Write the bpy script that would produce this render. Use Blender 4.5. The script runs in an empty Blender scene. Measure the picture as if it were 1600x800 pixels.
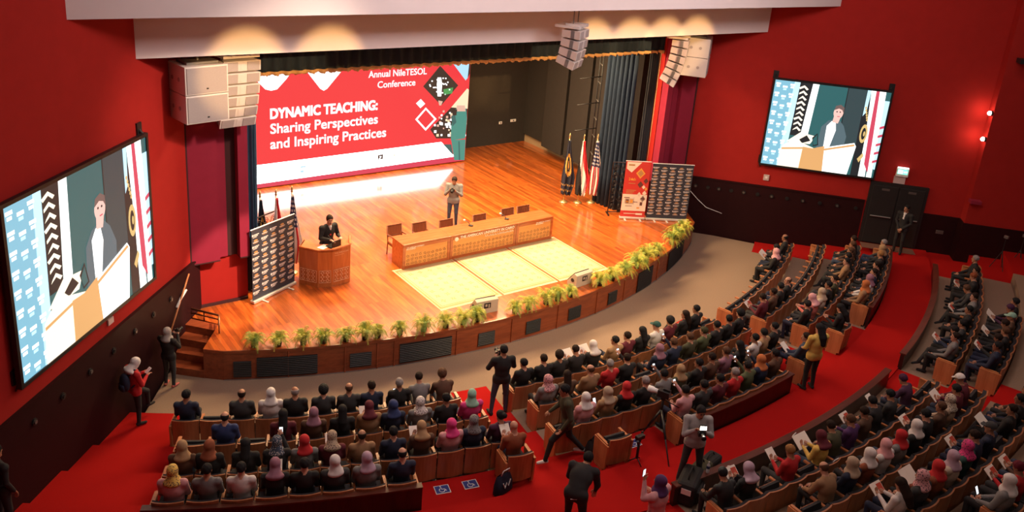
import bpy, math, random
import numpy as np
from mathutils import Vector, Matrix
random.seed(7); rng = np.random.default_rng(7)
SC = bpy.context.scene; COL = SC.collection
R = math.radians
# ------------------------------------------------------------------ camera
CF, CYAW, CPIT, CROL = 1324.80, 0.644915, 0.324028, 0.081927
CPOS = np.array([-11.3321, -20.1288, 10.8543]); CPY = 277.82
def cam_axes():
    cy, sy, cp, sp = math.cos(CYAW), math.sin(CYAW), math.cos(CPIT), math.sin(CPIT)
    f = np.array([sy*cp, cy*cp, -sp]); r = np.array([cy, -sy, 0.]); u = np.cross(r, f)
    c, s = math.cos(CROL), math.sin(CROL)
    return c*r + s*u, -s*r + c*u, f
CR, CU, CW = cam_axes()
cd = bpy.data.cameras.new('camera'); cam = bpy.data.objects.new('camera', cd); COL.objects.link(cam)
cd.sensor_width = 36; cd.lens = CF/1600*36; cd.shift_y = -(400-CPY)/1600; cd.clip_end = 200
cam.matrix_world = Matrix([[CR[i], CU[i], -CW[i], CPOS[i]] for i in range(3)] + [[0, 0, 0, 1]])
SC.camera = cam
def ray(x, y): return CW + (x-800)/CF*CR - (y-CPY)/CF*CU
def at(x, y, z=0.):                      # survey: where a sight line meets the level z
    d = ray(x, y); return CPOS + (z-CPOS[2])/d[2]*d
def ony(x, y, Y):                        # survey: where a sight line meets the plane y = Y
    d = ray(x, y); return CPOS + (Y-CPOS[1])/d[1]*d
# ------------------------------------------------------------------ light
SC.view_settings.view_transform = 'Standard'; SC.view_settings.look = 'None'
SC.view_settings.exposure = 0.0; SC.view_settings.gamma = 1.0; SC.view_settings.use_curve_mapping = False
W = bpy.data.worlds.new('world'); SC.world = W; W.use_nodes = True
W.node_tree.nodes['Background'].inputs[0].default_value = (1, .80, .72, 1)
W.node_tree.nodes['Background'].inputs[1].default_value = 0.03
def area(name, loc, target, sx, sy, power, col):
    l = bpy.data.lights.new(name, 'AREA'); l.shape = 'RECTANGLE'; l.size = sx; l.size_y = sy; l.energy = power; l.color = col
    o = bpy.data.objects.new(name, l); COL.objects.link(o); o.location = loc
    o.rotation_euler = (Vector(target)-Vector(loc)).to_track_quat('-Z', 'Y').to_euler(); return o
def spot(name, loc, target, power, col, ang, blend=.25, rad=.08):
    l = bpy.data.lights.new(name, 'SPOT'); l.energy = power; l.color = col; l.spot_size = ang; l.spot_blend = blend; l.shadow_soft_size = rad
    o = bpy.data.objects.new(name, l); COL.objects.link(o); o.location = loc
    o.rotation_euler = (Vector(target)-Vector(loc)).to_track_quat('-Z', 'Y').to_euler(); return o
WARM = (1, .70, .38)
for i, x in enumerate((-1.3, 2.8, 6.3)):   # stage battens above the valance line
    area('stage_batten', (x, 1.6, 6.75), (x+.1, -.2, 0), 3.6, .7, 760, WARM)
    area('stage_batten', (x, 5.0, 6.9), (x+.1, 3.4, 0), 3.6, .7, 560, WARM)
for x in (-5.0, -3.0, 5.3, 6.9, 8.3, 9.7):   # front-of-house profile spots whose beam tops graze the fascia
    a = Vector((x*.55+1.2, -17, 11.2)); t = Vector((x, -1.4, 6.55))
    spot('front_of_house_spot', a, t, 13000, (1, .56, .20), R(7.6), .6)
spot('front_of_house_spot', (2, -17, 11.4), (3.2, -.6, .3), 6500, (1, .70, .38), R(36), .7)
for x, y, p in ((-4, -10, 170), (6, -11, 172), (14, -9, 62), (8, -17, 115), (-6, -17, 110)):
    area('house_and_fascia_light', (x, y, 11.3), (x, y+.01, 0), 3, 3, p, (1, .80, .70))
spot('wall_washer', (-1.0, -8.5, 11.5), (-6.6, -.6, 3.9), 3600, (1, .75, .55), R(34), .9, .3)
spot('wall_washer', (1.0, -9, 11.5), (-5.3, .2, .35), 17000, (1, .72, .5), R(11), .35, .1)
spot('wall_washer', (7.0, -9.0, 11.5), (12.4, -.6, 2.6), 1000, (1, .75, .55), R(34), .9, .3)
area('house_and_fascia_light', (-1, -9.5, 11.6), (-1, -1.4, 7.8), 3, 1.5, 350, (1, .84, .82))  # added fill lamp, aimed at the fascia to brighten it
area('house_and_fascia_light', (7, -9.5, 11.6), (7, -1.4, 7.8), 3, 1.5, 350, (1, .84, .82))  # second added fill lamp for the right half of the fascia
# ------------------------------------------------------------------ helpers
class MB:
    def __init__(s): s.v = []; s.f = []; s.m = []
    def add(s, vs, fs, mi=0):
        n = len(s.v); s.v += [tuple(map(float, v)) for v in vs]
        for f in fs: s.f.append(tuple(i+n for i in f)); s.m.append(mi)
    def hexa(s, p, mi=0):               # 8 corners: bottom ring then top ring
        s.add(p, [(3, 2, 1, 0), (4, 5, 6, 7), (0, 1, 5, 4), (1, 2, 6, 5), (2, 3, 7, 6), (3, 0, 4, 7)], mi)
    def box(s, c, d, mi=0, rz=0, M=None):
        x, y, z = d[0]/2, d[1]/2, d[2]/2
        p = [(-x, -y, -z), (x, -y, -z), (x, y, -z), (-x, y, -z), (-x, -y, z), (x, -y, z), (x, y, z), (-x, y, z)]
        if M is not None: p = [tuple(M @ Vector(q)) for q in p]
        elif rz:
            a, b = math.cos(rz), math.sin(rz); p = [(q[0]*a-q[1]*b, q[0]*b+q[1]*a, q[2]) for q in p]
        s.hexa([(q[0]+c[0], q[1]+c[1], q[2]+c[2]) for q in p], mi)
    def tube(s, pts, rad, n=8, mi=0, cap=True):
        pts = [Vector(p) for p in pts]; rs = rad if isinstance(rad, (list, tuple)) else [rad]*len(pts)
        rings = []; up = None
        for i, p in enumerate(pts):
            t = (pts[min(i+1, len(pts)-1)]-pts[max(i-1, 0)]).normalized()
            if up is None: up = Vector((0, 0, 1)) if abs(t.z) < .9 else Vector((1, 0, 0))
            a = t.cross(up)
            if a.length < 1e-5: a = t.orthogonal()
            a.normalize(); b = a.cross(t); up = b
            rings.append([p+(a*math.cos(2*math.pi*k/n)+b*math.sin(2*math.pi*k/n))*rs[i] for k in range(n)])
        vs = [v for r in rings for v in r]; fs = []
        for i in range(len(rings)-1):
            for k in range(n): fs.append((i*n+k, i*n+(k+1) % n, (i+1)*n+(k+1) % n, (i+1)*n+k))
        if cap: fs.append(tuple(range(n-1, -1, -1))); fs.append(tuple(range((len(rings)-1)*n, len(rings)*n)))
        s.add(vs, fs, mi)
    def lathe(s, c, prof, n=16, mi=0):
        s.tube([(c[0], c[1], c[2]+z) for r, z in prof], [max(r, 1e-4) for r, z in prof], n, mi)
    def prism(s, poly, z0, z1, mi=0):
        n = len(poly); vs = [(x, y, z0) for x, y in poly]+[(x, y, z1) for x, y in poly]
        s.add(vs, [tuple(range(n-1, -1, -1)), tuple(range(n, 2*n))]+[(i, (i+1) % n, n+(i+1) % n, n+i) for i in range(n)], mi)
    def grid(s, P, mi=0, mf=None):       # P[i][j] points
        a, b = len(P), len(P[0]); n = len(s.v); s.v += [tuple(map(float, p)) for r in P for p in r]
        for i in range(a-1):
            for j in range(b-1):
                s.f.append((n+i*b+j, n+i*b+j+1, n+(i+1)*b+j+1, n+(i+1)*b+j)); s.m.append(mf(i, j) if mf else mi)
    def ell(s, c, r, n=12, m=8, mi=0):
        vs = [(c[0], c[1], c[2]-r[2])]; fs = []
        for i in range(1, m):
            t = -math.pi/2+math.pi*i/m
            for k in range(n):
                p = 2*math.pi*k/n; vs.append((c[0]+r[0]*math.cos(t)*math.cos(p), c[1]+r[1]*math.cos(t)*math.sin(p), c[2]+r[2]*math.sin(t)))
        vs.append((c[0], c[1], c[2]+r[2])); e = len(vs)-1
        for k in range(n):
            fs.append((0, 1+(k+1) % n, 1+k)); fs.append((e, e-n+k, e-n+(k+1) % n))
        for i in range(m-2):
            for k in range(n): fs.append((1+i*n+k, 1+i*n+(k+1) % n, 1+(i+1)*n+(k+1) % n, 1+(i+1)*n+k))
        s.add(vs, fs, mi)
    def mesh(s, name, mats, smooth=False):
        me = bpy.data.meshes.new(name); me.from_pydata(s.v, [], s.f)
        for m in mats: me.materials.append(m)
        me.polygons.foreach_set('material_index', s.m)
        if smooth: me.polygons.foreach_set('use_smooth', [True]*len(s.f))
        me.update(); return me
    def obj(s, name, mats, parent=None, smooth=False, bevel=0, kind=None, loc=None, rz=0):
        if not isinstance(mats, (list, tuple)): mats = [mats]
        o = bpy.data.objects.new(name, s.mesh(name, mats, smooth)); COL.objects.link(o)
        if parent is not None: o.parent = parent
        if loc is not None: o.location = loc
        if rz: o.rotation_euler = (0, 0, rz)
        if bevel:
            b = o.modifiers.new('bevel', 'BEVEL'); b.width = bevel; b.segments = 2; b.limit_method = 'ANGLE'
        if kind: o['kind'] = kind
        return o
def tag(o, label, cat, group=None, kind=None):
    o['label'] = label; o['category'] = cat
    if group: o['group'] = group
    if kind: o['kind'] = kind
    return o
def thing(name, label, cat, loc=(0, 0, 0), rz=0, group=None):
    o = bpy.data.objects.new(name, None); COL.objects.link(o); o.location = loc; o.rotation_euler = (0, 0, rz); o.empty_display_size = .1
    return tag(o, label, cat, group)
def dup(o, parent=None):
    c = o.copy(); COL.objects.link(c)
    if parent is not None: c.parent = parent
    for ch in o.children: dup(ch, c)
    return c
MATS = {}
def mat(name, col, rough=.6, metal=0., var=.12, scale=9., bump=0., emit=None, es=1., spec=.5, coat=0.):
    if name in MATS: return MATS[name]
    m = bpy.data.materials.new(name); m.use_nodes = True; nt = m.node_tree; b = nt.nodes['Principled BSDF']
    c = (*col, 1) if len(col) == 3 else col
    b.inputs['Roughness'].default_value = rough; b.inputs['Metallic'].default_value = metal
    b.inputs['Specular IOR Level'].default_value = spec; b.inputs['Coat Weight'].default_value = coat; b.inputs['Coat Roughness'].default_value = .15
    if var or bump:
        tc = nt.nodes.new('ShaderNodeTexCoord'); n = nt.nodes.new('ShaderNodeTexNoise'); n.inputs['Scale'].default_value = scale; n.inputs['Detail'].default_value = 4
        nt.links.new(tc.outputs['Object'], n.inputs['Vector'])
        mx = nt.nodes.new('ShaderNodeMix'); mx.data_type = 'RGBA'
        mx.inputs[6].default_value = tuple(x*(1-var) for x in c[:3])+(1,); mx.inputs[7].default_value = tuple(min(1, x*(1+var)) for x in c[:3])+(1,)
        nt.links.new(n.outputs['Fac'], mx.inputs[0]); nt.links.new(mx.outputs[2], b.inputs['Base Color'])
        if bump:
            bp = nt.nodes.new('ShaderNodeBump'); bp.inputs['Strength'].default_value = bump; nt.links.new(n.outputs['Fac'], bp.inputs['Height']); nt.links.new(bp.outputs['Normal'], b.inputs['Normal'])
    else: b.inputs['Base Color'].default_value = c
    if emit:
        b.inputs['Emission Color'].default_value = (*emit, 1); b.inputs['Emission Strength'].default_value = es
    MATS[name] = m; return m
def screen_mat(name, col, s=1.):
    if name in MATS: return MATS[name]
    m = mat(name, (.01, .01, .01), .4, var=0, emit=col, es=s); return m
def wood(name, c1, c2, rough=.35, axis='X', scale=6., coat=.0, planks=None):
    if name in MATS: return MATS[name]
    m = bpy.data.materials.new(name); m.use_nodes = True; nt = m.node_tree; b = nt.nodes['Principled BSDF']; L = nt.links
    b.inputs['Roughness'].default_value = rough; b.inputs['Coat Weight'].default_value = coat; b.inputs['Coat Roughness'].default_value = .12
    tc = nt.nodes.new('ShaderNodeTexCoord'); mp = nt.nodes.new('ShaderNodeMapping')
    sc = {'X': (.12, 1, 1), 'Y': (1, .12, 1), 'Z': (1, 1, .12)}[axis]; mp.inputs['Scale'].default_value = sc
    L.new(tc.outputs['Object'], mp.inputs['Vector'])
    n = nt.nodes.new('ShaderNodeTexNoise'); n.inputs['Scale'].default_value = scale*4; n.inputs['Detail'].default_value = 6; n.inputs['Distortion'].default_value = .6
    L.new(mp.outputs['Vector'], n.inputs['Vector'])
    rp = nt.nodes.new('ShaderNodeValToRGB'); rp.color_ramp.elements[0].position = .32; rp.color_ramp.elements[1].position = .68
    rp.color_ramp.elements[0].color = (*c1, 1); rp.color_ramp.elements[1].color = (*c2, 1); L.new(n.outputs['Fac'], rp.inputs['Fac'])
    out = rp.outputs['Color']
    if planks:
        bk = nt.nodes.new('ShaderNodeTexBrick'); m2 = nt.nodes.new('ShaderNodeMapping'); m2.inputs['Rotation'].default_value = (0, 0, R(90))
        L.new(tc.outputs['Object'], m2.inputs['Vector']); L.new(m2.outputs['Vector'], bk.inputs['Vector'])
        bk.inputs['Scale'].default_value = 1.; bk.inputs['Brick Width'].default_value = planks[0]; bk.inputs['Row Height'].default_value = planks[1]
        bk.inputs['Mortar Size'].default_value = .003; bk.inputs['Color1'].default_value = (.60, .60, .60, 1); bk.inputs['Color2'].default_value = (1.25, 1.25, 1.25, 1); bk.inputs['Mortar'].default_value = (.45, .45, .45, 1)
        bk.offset = .37; bk.inputs['Bias'].default_value = .0
        mx = nt.nodes.new('ShaderNodeMix'); mx.data_type = 'RGBA'; mx.blend_type = 'MULTIPLY'; mx.inputs[0].default_value = 1
        L.new(out, mx.inputs[6]); L.new(bk.outputs['Color'], mx.inputs[7]); out = mx.outputs[2]
    L.new(out, b.inputs['Base Color']); MATS[name] = m; return m
def text_mesh(body, size=1., bold=0.):
    cu = bpy.data.curves.new('text', 'FONT'); cu.body = body; cu.size = size; cu.offset = bold; cu.resolution_u = 3
    o = bpy.data.objects.new('text', cu); COL.objects.link(o); bpy.context.view_layer.update()
    me = bpy.data.meshes.new_from_object(o.evaluated_get(bpy.context.evaluated_depsgraph_get()))
    bpy.data.objects.remove(o); bpy.data.curves.remove(cu); return me
def lettering(name, body, m, parent, p0, xdir, updir, width, nrm, bold=0., height=None, thick=0.):
    # flat lettering whose baseline starts at p0, runs along xdir for width metres; parent sits at the origin
    me = text_mesh(body, 1., bold); xs = [v.co.x for v in me.vertices]; ys = [v.co.y for v in me.vertices]
    if not xs: return None
    k = width/(max(xs)-min(xs)); ky = k if height is None else height/max(ys); x0 = min(xs)
    X, U, N, P = (np.array(a, float) for a in (xdir, updir, nrm, p0))
    for v in me.vertices: v.co = Vector(P+X*(v.co.x-x0)*k+U*v.co.y*ky+N*.0)
    if thick:                               # heavier weight: the same glyphs struck nine times with tiny shifts
        bm = MB(); vs = [np.array(v.co) for v in me.vertices]; fs = [tuple(p.vertices) for p in me.polygons]
        for i in range(9): bm.add([v+X*thick*(i % 3-1)+U*thick*(i//3-1)-N*-.0005*i for v in vs], fs)
        me = bm.mesh(name, [m])
    me.materials.clear(); me.materials.append(m)
    o = bpy.data.objects.new(name, me); COL.objects.link(o); o.parent = parent; return o
# ------------------------------------------------------------------ materials
RED = mat('red_wall_paint', (.36, .019, .015), .8, var=.10, scale=3, bump=.02, spec=.12)
REDD = mat('dark_red_panel', (.27, .020, .046), .75, var=.12, scale=4, spec=.15)
GAP = mat('dark_recess', (.045, .008, .010), .8)
WAINS = mat('maroon_wainscot', (.022, .0045, .0055), .55, var=.2, scale=5, spec=.15)
FASC = mat('pale_plaster', (.78, .69, .68), .8, var=.04, scale=2)
BEIGE = mat('beige_carpet', (.27, .19, .135), .95, var=.14, scale=30, bump=.1, spec=.05)
CARPET = mat('red_carpet', (.36, .009, .008), .95, var=.12, scale=40, bump=.15, spec=.05)
STAGEF = wood('stage_planks', (.38, .070, .010), (.58, .142, .022), .30, 'Y', 3., 1., (2.4, .115))
FRONT = wood('stage_front_wood', (.19, .040, .014), (.30, .070, .024), .35, 'X', 3., .2)
MAHOG = wood('mahogany_panel', (.020, .006, .005), (.045, .010, .008), .4, 'Z', 3.)
CAPW = wood('mahogany_cap', (.06, .016, .010), (.11, .028, .015), .35, 'X', 3.)
OAK = wood('seat_veneer', (.31, .112, .045), (.44, .172, .072), .4, 'Z', 2.5)
OAKL = wood('orange_wood', (.42, .150, .055), (.58, .230, .095), .38, 'Z', 3.)
SEATF = mat('seat_upholstery', (.020, .018, .022), .9, var=.3, scale=25)
STEEL = mat('grey_metal', (.30, .29, .28), .4, .7, var=.05)
BLACK = mat('black_plastic', (.012, .012, .013), .45, var=.1)
DARKP = mat('dark_acoustic_panel', (.030, .025, .021), .9, var=.15, scale=6)
BEIGEW = mat('beige_stage_wall', (.42, .30, .17), .8, var=.1)
NAVYC = mat('navy_velvet', (.007, .019, .041), .9, var=.3, scale=7)
GOLD = mat('gold_fringe', (.55, .36, .16), .7, var=.25, scale=20)
WHITE = mat('white_paint', (.80, .79, .77), .6, var=.03)
# ------------------------------------------------------------------ hall shell
CX0, CY0 = 2.6, 14.0
def pol(r, t, z=0.): return (CX0+r*math.sin(R(t)), CY0-r*math.cos(R(t)), z)
SA, CA = math.sin(R(42)), math.cos(R(42))
LW0, RW0 = (-5.85, .2), (12.72, -.77)
def lw(s, z, off=0.): return (LW0[0]-SA*s+CA*off, LW0[1]-CA*s-SA*off, z)      # off = distance into the hall
def rw(s, z, off=0.): return (RW0[0]+SA*s-CA*off, RW0[1]-CA*s-SA*off, z)
def slab(fn, s0, s1, z0, z1, o0, o1, mb=None, mi=0):
    mb = mb or MB(); a, b = (s0, s1) if fn is rw else (s1, s0)
    mb.hexa([fn(a, z0, o1), fn(b, z0, o1), fn(b, z0, o0), fn(a, z0, o0), fn(a, z1, o1), fn(b, z1, o1), fn(b, z1, o0), fn(a, z1, o0)], mi); return mb
slab(lw, -.15, 24, -1.2, 12.6, -.2, 0).obj('wall_left', RED, kind='structure')
slab(rw, -1.75, 24, -1.2, 12.6, -.2, 0).obj('wall_right', RED, kind='structure')
slab(rw, 8.45, 14, -1.2, 12.6, 0, .5).obj('trim_1', RED, kind='structure')
m = MB(); slab(lw, -.1, 24, -1.2, 1.40, 0, .06, m); slab(lw, -.1, 24, 1.40, 1.45, 0, .085, m); m.obj('baseboard_left', WAINS, kind='structure')
m = MB(); slab(rw, -1.6, 5.2, -1.2, 1.36, 0, .06, m); slab(rw, -1.6, 5.2, 1.36, 1.41, 0, .085, m)
slab(rw, 7.2, 8.45, -1.2, 1.22, 0, .06, m); slab(rw, 8.39, 14, -1.2, 1.22, .5, .56, m); slab(rw, 8.39, 8.45, -1.2, 1.22, 0, .5, m); m.obj('baseboard_right', WAINS, kind='structure')
# floor: fan of shallow steps around the stage
RROW = {1: 20.92, 2: 21.95, 3: 23.06, 4: 23.95, 5: 26.66, 6: 27.66, 7: 28.76, 8: 29.82, 9: 30.9}
ZROW = {1: -.80, 2: -.65, 3: -.50, 4: -.35, 5: -.20, 6: .10, 7: .43, 8: .75, 9: 1.07}
rings = [(16.4, 19.6, -.8), (19.6, 21.0, -.8), (21.0, 22.03, -.65), (22.03, 23.14, -.5), (23.14, 24.13, -.35), (24.13, 25.45, -.15),
         (25.45, 26.76, -.2), (26.76, 27.76, .1), (27.76, 28.86, .43), (28.86, 29.92, .75), (29.92, 31., 1.07), (31., 34.5, 1.4)]
def lim(r, side):
    best = 30
    for k in range(200, 480):
        t = k/10*side; x, y, _ = pol(r, t)
        p0, d = (LW0, (-SA, -CA)) if side < 0 else (RW0, (SA, -CA))
        c = (x-p0[0])*d[1]-(y-p0[1])*d[0]
        if (c > 0) == (side > 0): best = k/10
        else: break
    return best
s_ = lim(19, -1), lim(19, 1)
def zone(i, t):
    if i == 0: return 0
    if i == 5: return 1
    if i < 5:
        if t < (-29.6 if i == 1 else -28.75) or t > 31.9 or -11.7 < t < -8.9 or 10.7 < t < 13.0: return 1
        if i == 4 and (-17.2 < t < -8 or -7.9 < t < -2.6 or 6.4 < t < 10.8 or 12 < t < 19.1): return 1
        return 0
    return 1 if (t < -6.1 or 12. < t < 14.4 or t > 31.5) else 0
fm = MB()
for i, (r0, r1, z) in enumerate(rings):
    a, b = -lim(r0, -1)-.6, lim(r0, 1)+.6; n = int((b-a)/.55); zp = rings[i-1][2] if i else z
    for k in range(n):
        t0, t1 = a+(b-a)*k/n, a+(b-a)*(k+1)/n; mi = zone(i, (t0+t1)/2)
        fm.add([pol(r1, t0, z), pol(r1, t1, z), pol(r0, t1, z), pol(r0, t0, z)], [(0, 1, 2, 3)], mi)
        if i and abs(zp-z) > .01: fm.add([pol(r0, t0, z), pol(r0, t1, z), pol(r0, t1, zp), pol(r0, t0, zp)], [(0, 1, 2, 3)], mi)
fm.obj('floor', [BEIGE, CARPET], kind='structure')
# ceiling: stepped fascias over the stage and the slab above the hall
def xl(y): return LW0[0]-SA*(LW0[1]-y)/CA
def xr(y): return RW0[0]+SA*(RW0[1]-y)/CA
def tier(name, y0, y1, z0, z1):
    m = MB(); m.hexa([(xl(y0), y0, z0), (xr(y0), y0, z0), (xr(y1), y1, z0), (xl(y1), y1, z0), (xl(y0), y0, z1), (xr(y0), y0, z1), (xr(y1), y1, z1), (xl(y1), y1, z1)])
    m.obj(name, FASC, kind='structure')
tier('ceiling', -1.42, .9, 6.95, 8.2); tier('ceiling', -3.06, -1.42, 8.06, 9.6)
m = MB(); m.box((4, -12, 12.5), (52, 30, .2)); m.obj('ceiling', FASC, kind='structure')
m = MB(); m.box((3.4, 5.5, 9.0), (22, 10.5, .2)); m.obj('ceiling', DARKP, kind='structure')
# proscenium side walls with hanging panels
for side in (-1, 1):
    X = (lambda a: a) if side < 0 else (lambda a: 5.72-a)
    def bx(mb, a, b, y0, y1, z0, z1, mi=0): mb.box(((X(a)+X(b))/2, (y0+y1)/2, (z0+z1)/2), (abs(a-b), y1-y0, z1-z0), mi)
    m = MB(); bx(m, -6.15, -4.5, .28, .55, -.1, 8.); m.obj('wall_proscenium_left' if side < 0 else 'wall_proscenium_right', RED, kind='structure')
    p = MB(); bx(p, -6.02, -5.28, .03, .28, 1.36, 6.95); bx(p, -4.78, -4.53, -.02, .28, 1.36, 6.95); bx(p, -5.28, -5.03, .2, .28, 1.36, 6.95)
    p.obj('trim_2' if side < 0 else 'trim_4', REDD, kind='structure')
    p = MB(); bx(p, -5.03, -4.78, .22, .28, 1.36, 6.95); bx(p, -6.04, -5.99, .0, .28, 1.36, 6.95); bx(p, -6.02, -5.28, .02, .28, 1.33, 1.36); bx(p, -4.78, -4.53, -.03, .28, 1.33, 1.36)
    bx(p, -6.0, -4.52, .22, .28, 0, .07); p.obj('trim_3' if side < 0 else 'trim_5', GAP, kind='structure')
# ------------------------------------------------------------------ stage
def rs(t): return 17.86-.013*t
TH = [-27.9+k*.75 for k in range(int((31.2+27.9)/.75)+1)]
arc = [pol(rs(t), t)[:2] for t in TH]
poly = [(-6.31, -1.80)]+arc+[(12.05, -.1), (11.75, .3), (11.75, 9.95), (-4.7, 9.95), (-4.7, .3), (-6.1, .3), (-6.2, -.02), (-5.62, -.80)]
m = MB(); m.prism(poly, -.06, 0); m.obj('floor_stage', STAGEF, kind='structure')
m = MB(); q = [poly[0]]+arc+[(12.05, -.1)]
m.grid([[(x, y, -.85) for x, y in q], [(x, y, -.075) for x, y in q]])
m.grid([[(x, y, -.075) for x, y in q], [(x+(2.6-x)*-.0012, y-.02, -.07) for x, y in q], [(x, y-.025, -.0) for x, y in q], [(x, y, .004) for x, y in q]])
for t in [-23.25+.01, -18.95, -16.4, -15.0, -9.6, -4.2, 1, 6.2, 10.6, 17.5]:
    a, b = pol(rs(t)+.012, t), pol(rs(t)+.012, t+.12); m.box(((a[0]+b[0])/2, (a[1]+b[1])/2, -.44), (.03, .03, .72))
m.obj('trim_6', FRONT, kind='structure')
m = MB(); m.grid([[pol(rs(t)+.03, t, -.80) for t in TH], [pol(rs(t)+.03, t, -.79) for t in TH], [pol(rs(t)-.02, t, -.79) for t in TH]]); m.obj('trim_7', STEEL, kind='structure')
VENT = mat('black_grille', (.010, .011, .012), .7); VENTG = mat('grey_grille', (.030, .034, .034), .7)
for i, (a, b, z0, z1, g) in enumerate(((-27.2, -25.9, -.72, -.30, 1), (-25.5, -21.0, -.74, -.22, 0), (-18.5, -16.8, -.68, -.30, 1), (-14.5, -10.0, -.74, -.20, 0), (-7.5, -5.9, -.68, -.30, 1),
                                       (-2.6, -1.0, -.68, -.30, 1), (2.4, 4.0, -.68, -.30, 1), (8.0, 9.4, -.68, -.30, 1), (13.1, 16.2, -.76, -.12, 0), (20.3, 25.4, -.76, -.12, 0))):
    fr = MB(); n = 8; ts = [a+(b-a)*k/n for k in range(n+1)]
    P = [[pol(rs(t)+d, t, z) for t in ts] for d, z in ((.0, z0), (.03, z0), (.03, z1), (.0, z1))]; fr.grid(P)
    o = fr.obj('stage_vent', VENTG if g else VENT); sl = MB()
    for k in range(int((z1-z0)/.05)):
        zz = z0+.03+.05*k; sl.grid([[pol(rs(t)+.032, t, zz) for t in ts], [pol(rs(t)+.042, t, zz+.012) for t in ts], [pol(rs(t)+.032, t, zz+.024) for t in ts]])
    sl.obj('slats', BLACK, o)
    nm = ('first', 'second', 'third', 'fourth', 'fifth', 'sixth', 'seventh', 'eighth', 'ninth', 'tenth')[i]
    tag(o, f"{'small grey' if g else 'large black'} vent panel in the stage front, {nm} from the left end", 'vent', 'vents in the stage front')
# stairs at the left of the stage
A0, A1, B0, B1 = np.array((-6.31, -1.81)), np.array((-6.90, -1.27)), np.array((-5.62, -.82)), np.array((-6.22, -.1))
m = MB()
for k in range(4):
    f0, f1 = k/4, 1.0; a, b, c, d = A0+(B0-A0)*f0, A1+(B1-A1)*f0, A1+(B1-A1)*f1, A0+(B0-A0)*f1
    m.prism([tuple(a), tuple(d), tuple(c), tuple(b)], -.8+.2*k if k else -.85, -.8+.2*(k+1)-.004)
m.obj('stair_to_stage', FRONT, kind='structure')
t = thing('stair_guard_rail', 'low bronze guard rail around the stair opening at the left stage corner', 'railing', (-5.6, -.8, 0))
BRZ = mat('bronze', (.35, .16, .08), .35, .8)
pts = [(-5.75, -1.25, .0), (-5.62, -.82, 0), (-6.15, -.12, 0)]
rl = MB(); rl.tube([(x+5.6, y+.8, .26) for x, y, z in pts], .028, 8); rl.tube([(x+5.6, y+.8, .14) for x, y, z in pts], .018, 8); rl.obj('rail', BRZ, t, True)
for x, y, z in pts+[(-5.885, -.47, 0)]:
    p = MB(); p.tube([(x+5.6, y+.8, 0), (x+5.6, y+.8, .27)], .02, 8); p.obj('post', BRZ, t, True)
# stage house
m = MB(); m.box((3.5, 9.95, 4.5), (16.6, .2, 9.)); m.obj('wall_stage_back', DARKP, kind='structure')
m = MB(); m.box((-4.85, 5.2, 4.5), (.2, 9.6, 9.)); m.obj('wall_stage_left', DARKP, kind='structure')
m = MB(); m.box((11.85, 5.2, 4.5), (.2, 9.6, 9.)); m.obj('wall_stage_right', BEIGEW, kind='structure')
m = MB()
for k, (y0, y1, x0, x1) in enumerate(((7.9, 9.85, 11.55, 11.7), (6.4, 7.9, 11.1, 11.35), (4.9, 6.3, 11.05, 11.4), (3.4, 4.8, 11.0, 11.4), (2.0, 3.3, 10.95, 11.4))):
    m.hexa([(x0, y0, .38), (x1+.15, y0+.1, .38), (x1+.25, y1, .38), (x0+.1, y1, .38), (x0, y0, 7.5), (x1+.15, y0+.1, 7.5), (x1+.25, y1, 7.5), (x0+.1, y1, 7.5)])
m.obj('trim_8', DARKP, kind='structure')
# velvet drapes
def drape(name, pts, z0, z1, amp, nf, label, top=None, m=NAVYC, n=90):
    P = [np.array(p, float) for p in pts]; L = [0]
    for a, b in zip(P, P[1:]): L.append(L[-1]+np.hypot(*(b-a)))
    rows = []
    for iz in range(7):
        z = z0+(z1-z0)*iz/6; row = []
        for k in range(n+1):
            s = L[-1]*k/n; j = max(i for i in range(len(P)-1) if L[i] <= s+1e-9); d = (P[j+1]-P[j])/(L[j+1]-L[j]); q = P[j]+d*(s-L[j])
            w = amp*math.sin(nf*2*math.pi*k/n)*(1+.25*math.sin(3.1*k+iz)); row.append((q[0]-d[1]*w, q[1]+d[0]*w, z))
        rows.append(row)
    mb = MB(); mb.grid(rows); o = mb.obj(name, m, None, True)
    s = o.modifiers.new('solid', 'SOLIDIFY'); s.thickness = .02; tag(o, label, 'curtain'); return o
drape('stage_curtain', [(-4.43, .60), (-4.12, .64), (-4.0, 1.1)], 0.02, 6.9, .045, 6, 'navy velvet leg curtain at the left edge of the stage opening', m=mat('navy_velvet_lit', (.014, .050, .10), .85, var=.3, scale=7))  # lighter copy of the navy velvet, the light on it put into the colour
rc = drape('stage_curtain', [(9.62, .95), (9.5, 1.5), (9.42, 2.3)], 0.02, 6.9, .10, 7, 'navy velvet leg curtain at the right of the stage, behind the red banner')
drape('stage_curtain', [(9.85, .62), (10.2, .56)], 0.9, 6.9, .03, 4, 'dark grey sheet standing in for the dark gap between navy curtain and red pillar', m=mat('charcoal_gap_sheet', (.035, .038, .042), .9))  # added dark sheet in place of the gap beside the curtain
val = drape('valance_curtain', [(-4.5, .42), (10.25, .42)], 6.06, 6.95, .05, 46, 'long dark navy valance with gold fringe across the top of the stage', n=420)
fr = MB(); row = [[], []]; rows = [[], [], [], []]
for k in range(421):
    x = -4.5+14.75*k/420; y = .42-.0+.05*math.sin(46*2*math.pi*k/420)*1.0; w = .02*math.sin(k*.9)+.012*math.sin(k*2.3)
    rows[0].append((x, y-.03, 6.10)); rows[1].append((x, y-.035, 6.05+w*.3)); rows[2].append((x, y-.02, 6.00+w)); rows[3].append((x, y+.03, 6.03+w))
fr.grid(rows); fr.obj('fringe', GOLD, val, True)
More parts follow.
